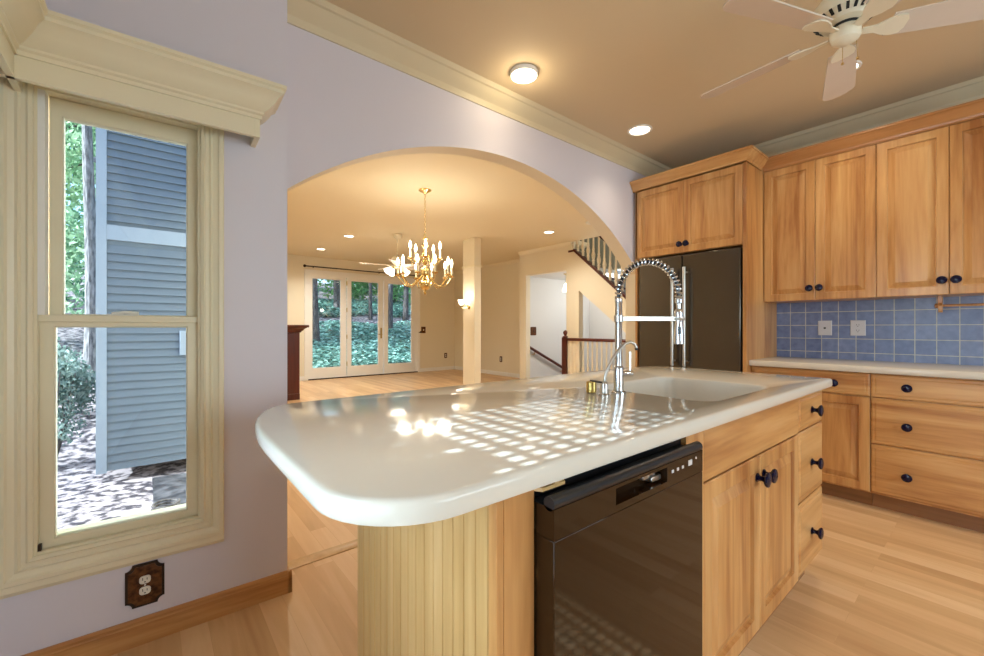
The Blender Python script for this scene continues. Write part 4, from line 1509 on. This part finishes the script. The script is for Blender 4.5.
# lower balustrade at the floor opening
lb = thing('stair_railing', 'level stair railing with a dark ball-topped newel and cream balusters', 'balustrade', (6.0, 5.15, 0))
m = MB().box(-0.05, 0.05, -0.05, 0.05, 0, 0.98)
m.lathe([(0.05, 0.98), (0.058, 0.985), (0.058, 1.0), (0.03, 1.01), (0.022, 1.022), (0.034, 1.035), (0.046, 1.06), (0.046, 1.08), (0.034, 1.10), (0.012, 1.114)], n=16)
m.build('newel', 'mahogany', lb, smooth=30)
m = MB()
m.loft([[(-0.03, y, 0.92), (0.03, y, 0.92), (0.035, y, 0.95), (0.02, y, 0.972), (-0.02, y, 0.972), (-0.035, y, 0.95)] for y in (-0.05, -1.45)])
m.build('handrail', 'mahogany', lb, smooth=20)
k = 0
while True:
    y = -0.12 - 0.098 * k
    if y < -1.38: break
    MB().lathe([(r_ * 1.3, z_) for r_, z_ in baluster_prof(0.92)], (0.0, y, 0.0), n=10).build('baluster', 'cream_wall', lb)
    k += 1
m = MB().box(-0.045, 0.045, -1.54, -1.45, 0, 1.0)
m.build('end_post', 'mahogany', lb, smooth=0)
# handrail down the stairwell wall
hr_ = thing('wall_handrail', 'dark handrail descending along the white stairwell wall', 'handrail', (6.0, 6.30, 0))
rz = lambda x: 0.757 - 0.469 * (x - 0.117)
MB().tube([(0.125, -0.07, rz(0.125)), (2.0, -0.07, rz(2.0))], 0.03, 10).build('rail', 'mahogany', hr_)
for x in (0.28, 1.15, 1.85):
    MB().tube([(x, -0.001, rz(x) - 0.09), (x, -0.06, rz(x) - 0.08), (x, -0.07, rz(x) - 0.02)], 0.009, 8).build('bracket', 'gold', hr_)
sd = thing('basement_steps', 'flight descending behind the level stair railing', 'staircase', (6.14, 5.18, 0))
for k in range(7):
    MB().box(0.28 * k, 0.28 * (k + 1), 0.0, 1.10, -0.17 * (k + 1) - 0.035, -0.17 * (k + 1)).build('tread', 'wood_z', sd, smooth=0)
    MB().box(0.28 * k, 0.28 * k + 0.018, 0.0, 1.10, -0.17 * (k + 1) + 0.001, -0.17 * k - 0.036).build('riser', 'white_trim', sd, smooth=0)
# stairwell light
t = thing('stair_light', 'lit glass pendant in the white stairwell', 'pendant light', (6.42, 5.50, 2.24))
MB().lathe([(0.05, -0.0005), (0.05, -0.015), (0.012, -0.03)], n=16).build('canopy', 'brass', t)
MB().tube([(0, 0, -0.03), (0, 0, -0.20)], 0.004, 6).build('rod', 'brass', t)
MB().lathe([(0.012, -0.19), (0.04, -0.22), (0.06, -0.30), (0.075, -0.36), (0.05, -0.365)], n=18).build('glass_shade', 'shade_glow', t)
lamp('stair_glow', 'POINT', (7.35, 5.0, 1.85), 30, (1.0, 0.96, 0.88), shadow_soft_size=0.08)
lamp('stair_glow', 'POINT', (6.55, 4.2, 3.4), 13, (1.0, 0.92, 0.78), shadow_soft_size=0.1)

# ------------------------------------------------------------------ outdoors
def terr(x, y):
    b = -0.62 + 0.165 * max(0, y - 7.2)
    return b + 0.05 * math.sin(x * 1.3 + y * 0.7) + 0.03 * math.sin(2.1 * x - 1.7 * y)


vs, fs = [], []
nx, ny = 66, 60
for j in range(ny):
    for i in range(nx):
        x = -22 + 60 * i / (nx - 1)
        y = -12 + 62 * j / (ny - 1)
        vs.append((x, y, terr(x, y)))
for j in range(ny - 1):
    for i in range(nx - 1):
        a = j * nx + i
        fs.append((a, a + 1, a + nx + 1, a + nx))
m = MB()
m.add(vs, fs)
struct(m.build('ground', 'mulch', fix=False), 'mulched ground rising behind the house')

# siding block outside the tall window
cs = thing('siding_block', 'blue-grey clapboard house wall with pale corner board outside the window', 'house wall')
SX0, SX1, SY0, SZ0 = -0.473, 0.412, 6.5, -0.48
m = MB()
z = SZ0
k = 0
while z < 5.2:
    z1 = z + 0.0925
    if not (2.10 < z < 2.30):
        m.add([(SX0 + 0.09, SY0 - 0.030, z), (SX1, SY0 - 0.030, z), (SX1, SY0 - 0.005, z1), (SX0 + 0.09, SY0 - 0.005, z1), (SX0 + 0.09, SY0, z), (SX1, SY0, z), (SX1, SY0, z1), (SX0 + 0.09, SY0, z1)],
              [(0, 1, 2, 3), (0, 4, 5, 1), (1, 5, 6, 2), (3, 2, 6, 7), (0, 3, 7, 4), (4, 7, 6, 5)])
    z = z1
m.build('clapboards', 'siding', cs, smooth=0)
MB().box(SX0, SX0 + 0.09, SY0 - 0.034, SY0 + 0.07, SZ0 - 0.02, 5.2).build('corner_board', 'siding_trim', cs, smooth=0)
MB().box(SX0 + 0.091, SX1, SY0 - 0.034, SY0 - 0.0005, 2.17, 2.34).build('band_board', 'siding_trim', cs, smooth=0)
m = MB().box(SX0 + 0.02, SX1, SY0 + 0.001, SY0 + 2.4, SZ0, 5.2)
m.build('core', 'siding', cs, smooth=0)
MB().box(0.285, 0.345, SY0 - 0.08, SY0 - 0.035, 0.82, 1.12).build('vent_box', 'siding_trim', cs, bevel=0.005)


def leaves(mb, cx, cy, cz, rx, ry, rz, n, size, rnd, shell=0.55):
    for _ in range(n):
        while True:
            p = Vector((rnd.uniform(-1, 1), rnd.uniform(-1, 1), rnd.uniform(-1, 1)))
            if shell < p.length < 1.0: break
        c = Vector((cx + p.x * rx, cy + p.y * ry, cz + p.z * rz))
        a = Vector((rnd.gauss(0, 1), rnd.gauss(0, 1), rnd.gauss(0, 0.6))).normalized()
        b_ = a.orthogonal().normalized()
        b_.rotate(Matrix.Rotation(rnd.uniform(0, 2 * PI), 3, a))
        cdir = a.cross(b_)
        s = size * rnd.uniform(0.6, 1.3)
        mb.add([c - b_ * s, c + cdir * s * 0.45, c + b_ * s, c - cdir * s * 0.45], [(0, 1, 2, 3)])


def tree(x, y, r, h, label, crown, mat, seed, name='tree', group=None, lean=0.0, bark='bark'):
    rnd = random.Random(seed)
    z0 = terr(x, y) - 0.1
    t = thing(name, label, 'tree', (x, y, z0), 0, group)
    pts, rs = [], []
    for k in range(9):
        q = k / 8
        pts.append((lean * q * h + 0.05 * math.sin(q * 5 + seed), 0.05 * math.cos(q * 4 + seed), h * q))
        rs.append(r * (1.25 - 0.25 * min(1, q * 6)) * (1 - 0.6 * q))
    m = MB().tube(pts, rs, 10)
    for k in range(5):
        q = 0.62 + 0.08 * k
        a = rnd.uniform(0, 2 * PI)
        p = Vector(pts[min(8, int(q * 8))])
        L_ = h * 0.22
        m.tube([p, p + Vector((math.cos(a) * L_ * 0.5, math.sin(a) * L_ * 0.5, L_ * 0.3)), p + Vector((math.cos(a) * L_, math.sin(a) * L_, L_ * 0.5))], [r * 0.4, r * 0.25, r * 0.1], 6)
    m.build('trunk', bark, t, fix=False)
    m = MB()
    for (dx, dy, dz, rr_, n, s) in crown:
        for q in range(6):
            ox_, oy_, oz_ = rnd.gauss(0, 0.5) * rr_, rnd.gauss(0, 0.5) * rr_, rnd.gauss(0, 0.35) * rr_
            leaves(m, dx + ox_, dy + oy_, dz + oz_, rr_ * 0.7, rr_ * 0.7, rr_ * 0.45, n // 6, s, rnd, 0.1)
    if m.v: m.build('foliage', mat, t, smooth=0, fix=False)
    return t


# trees seen in the tall window
tree(-0.99, 12.2, 0.125, 9.0, 'tall grey tree trunk beside the clapboard corner', [(0.2, 0, 8.2, 1.6, 500, 0.14)], 'leaf_light', 1, bark='grey_bark')
tree(-2.6, 15.5, 0.14, 8.0, 'leafy tree filling the upper left of the window', [(0, 0, 5.0, 2.0, 4200, 0.10), (0.4, 0, 7.0, 2.0, 3600, 0.11), (0.3, 0, 3.0, 1.7, 3600, 0.09), (0.1, -0.5, 1.4, 1.5, 3000, 0.08)], 'leaf_light', 2)
tree(-3.4, 22.0, 0.18, 11.0, 'dark wooded tree far behind the leafy tree', [(0, 0, 6.0, 3.0, 1500, 0.2), (0, 0, 9.0, 3.0, 1200, 0.2), (0.5, 0, 2.5, 2.5, 1300, 0.18)], 'leaf_b', 3)


def shrub(x, y, r, h, n, size, mat, label, seed):
    rnd = random.Random(seed)
    z0 = terr(x, y) - 0.03
    t = thing('shrub', label, 'shrub', (x, y, z0))
    m = MB()
    for k in range(7):
        a = 2 * PI * k / 7 + rnd.random()
        m.tube([(0, 0, 0), (math.cos(a) * r * 0.4, math.sin(a) * r * 0.4, h * 0.5), (math.cos(a) * r * 0.7, math.sin(a) * r * 0.7, h * 0.85)], [0.02, 0.012, 0.005], 5)
    m.build('stems', 'bark', t, fix=False)
    m = MB()
    for k in range(14):
        a = rnd.uniform(0, 2 * PI)
        q = rnd.uniform(0.15, 0.75) * r
        leaves(m, math.cos(a) * q, math.sin(a) * q, rnd.uniform(0.25, 0.85) * h, r * 0.38, r * 0.38, h * 0.2, n // 14, size, rnd, 0.2)
    m.build('foliage', mat, t, smooth=0, fix=False)
    return t


shrub(-0.96, 7.55, 0.46, 1.5, 3600, 0.034, 'leaf_pale', 'pale green shrub beside the clapboard corner board', 11)
shrub(-1.45, 9.6, 0.6, 1.3, 1000, 0.06, 'leaf_pale', 'low pale shrub farther behind the window shrub', 12)
# ground shadow built as a dark patch, hose and downpipe below the clapboards
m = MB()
shade_outline = [(0.055, 4.05), (0.9, 3.9), (1.0, 6.3), (0.02, 6.35), (0.03, 5.2)]
m.loft([[(x, y, terr(x, y) - 0.05) for x, y in shade_outline], [(x, y, terr(x, y) + 0.03) for x, y in shade_outline]])
tag(m.build('ground_shade_patch', 'shaded_ground', smooth=0), 'dark ground patch standing in for the shadow below the clapboards', 'ground shade')
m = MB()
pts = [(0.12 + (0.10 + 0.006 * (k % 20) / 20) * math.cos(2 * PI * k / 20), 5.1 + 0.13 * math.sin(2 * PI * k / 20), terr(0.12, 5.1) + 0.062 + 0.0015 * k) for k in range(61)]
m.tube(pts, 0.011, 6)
tag(m.build('garden_hose', 'bark', fix=False), 'coiled hose lying on the shaded ground patch outside the window', 'hose')

# woods behind the french doors
wood_trees = [
    (4.15, 14.2, 0.12, 8.0, 'dark thin trunk at the left edge of the french doors', 'leaf_b', 21, [(0, 0, 7.5, 1.2, 250, 0.16)]),
    (7.9, 23.0, 0.17, 11.0, 'thick sunlit trunk seen through the left door panel', 'leaf_a', 22, [(0, 0, 10, 1.5, 250, 0.22), (-1.5, 1, 5.0, 2.4, 900, 0.2)]),
    (8.7, 20.3, 0.09, 9.0, 'dark bushy tree seen through the middle door panel', 'leaf_b', 23, [(0, 0, 3.2, 1.0, 900, 0.13), (0, 0, 4.6, 1.2, 900, 0.15), (0, 0, 8.5, 1.2, 250, 0.18)]),
    (7.75, 16.1, 0.13, 9.0, 'dark trunk at the left of the right door panel', 'leaf_b', 24, [(0, 0, 8.5, 1.2, 250, 0.17)]),
    (10.5, 20.0, 0.14, 10.0, 'tall trunk in the right door panel', 'leaf_a', 25, [(0, 0, 9.5, 1.4, 250, 0.2), (0.5, 1.5, 4.5, 1.8, 700, 0.18)]),
    (6.6, 28.0, 0.24, 12.0, 'bright leafy tree deep in the woods, left door panel', 'leaf_a', 26, [(0, 0, 1.2, 1.6, 900, 0.16), (0, 0, 4.0, 2.8, 2000, 0.22), (0, 0, 11, 1.5, 250, 0.24)]),
    (10.6, 30.0, 0.24, 12.0, 'bright leafy tree deep in the woods, middle door panel', 'leaf_a', 27, [(0, 0, 1.2, 1.6, 900, 0.16), (0, 0, 4.0, 2.8, 2000, 0.22), (0, 0, 11, 1.5, 250, 0.24)]),
    (14.2, 29.0, 0.24, 12.0, 'bright leafy tree deep in the woods, right door panel', 'leaf_a', 28, [(0, 0, 1.2, 1.6, 900, 0.16), (0, 0, 4.0, 2.8, 2000, 0.22), (0, 0, 11, 1.5, 250, 0.24)]),
    (9.0, 38.0, 0.3, 14.0, 'tall dark tree at the back of the woods, left of centre', 'leaf_b', 29, [(0, 0, 1.5, 3.0, 1200, 0.22), (0, 0, 5, 4, 1800, 0.32), (0, 0, 13, 1.5, 250, 0.3)]),
    (16.0, 38.0, 0.3, 14.0, 'tall dark tree at the back of the woods, right of centre', 'leaf_b', 30, [(0, 0, 1.5, 3.0, 1200, 0.22), (0, 0, 5, 4, 1800, 0.32), (0, 0, 13, 1.5, 250, 0.3)]),
]
for (x, y, r_, h_, lab, mt, sd_, cr2) in wood_trees:
    tree(x, y, r_, h_, lab, cr2, mt, sd_)
rnd = random.Random(5)
m = MB()
for _ in range(42000):
    y = 10.6 + 17.5 * rnd.random() ** 1.5
    x = rnd.uniform(0.20 * y, 0.68 * y)
    if 17.3 + 0.12 * x < y < 20.4 + 0.12 * x: continue
    s = 0.03 + 0.0030 * y
    c = Vector((x, y, terr(x, y) + 0.05 + rnd.random() * 0.22))
    a = rnd.uniform(0, 2 * PI)
    t1 = Vector((math.cos(a), math.sin(a), rnd.uniform(-0.5, 0.5))) * s
    t2 = Vector((-math.sin(a), math.cos(a), rnd.uniform(-0.5, 0.7))) * s * 0.7
    m.add([c - t1, c - t2, c + t1, c + t2], [(0, 1, 2, 3)])
o = m.build('ivy_ground_cover', 'ivy', smooth=0, fix=False)
tag(o, 'blue-green ivy covering the slope outside the french doors', 'ground cover', kind='stuff')

# trellis outside the left windows (throws the chequered sun on the island)
t = thing('garden_trellis', 'fine wooden lattice trellis outside the left window', 'trellis', (-0.72, 0, 0))
m = MB()
SP, SWD = 0.037, 0.0145
y = -0.6
while y < 1.5:
    m.box(-0.006, 0.0, y, y + SWD, 0.3, 2.3)
    y += SP
z = 0.3
while z < 2.3:
    m.box(0.0005, 0.006, -0.6, 1.5, z, z + SWD)
    z += SP
m.build('lattice', 'white_trim', t, smooth=0)
for yy in (-0.64, 1.5):
    MB().box(-0.02, 0.02, yy, yy + 0.04, terr(-0.72, yy) - 0.05, 2.35).build('post', 'white_trim', t, smooth=0)
rnd = random.Random(31)
t = thing('sun_block_hedge', 'unseen leafy block added to keep low sun off the island end', 'sun_block_hedge', (-1.45, 0.7, -0.65))  # unseen, added to block the sun beside the counter patch
MB().tube([(0, -0.1, 0), (0, -0.1, 1.4)], 0.03, 6).tube([(0, 0.7, 0), (0, 0.7, 1.4)], 0.03, 6).build('stems', 'bark', t)
m = MB()
for k in range(26):
    for q in range(6):
        leaves(m, 0, -0.12 + 0.2 * q, 0.12 + 0.098 * k, 0.22, 0.16, 0.09, 110, 0.065, rnd, 0.0)
m.build('foliage', 'leaf_b', t, smooth=0, fix=False)
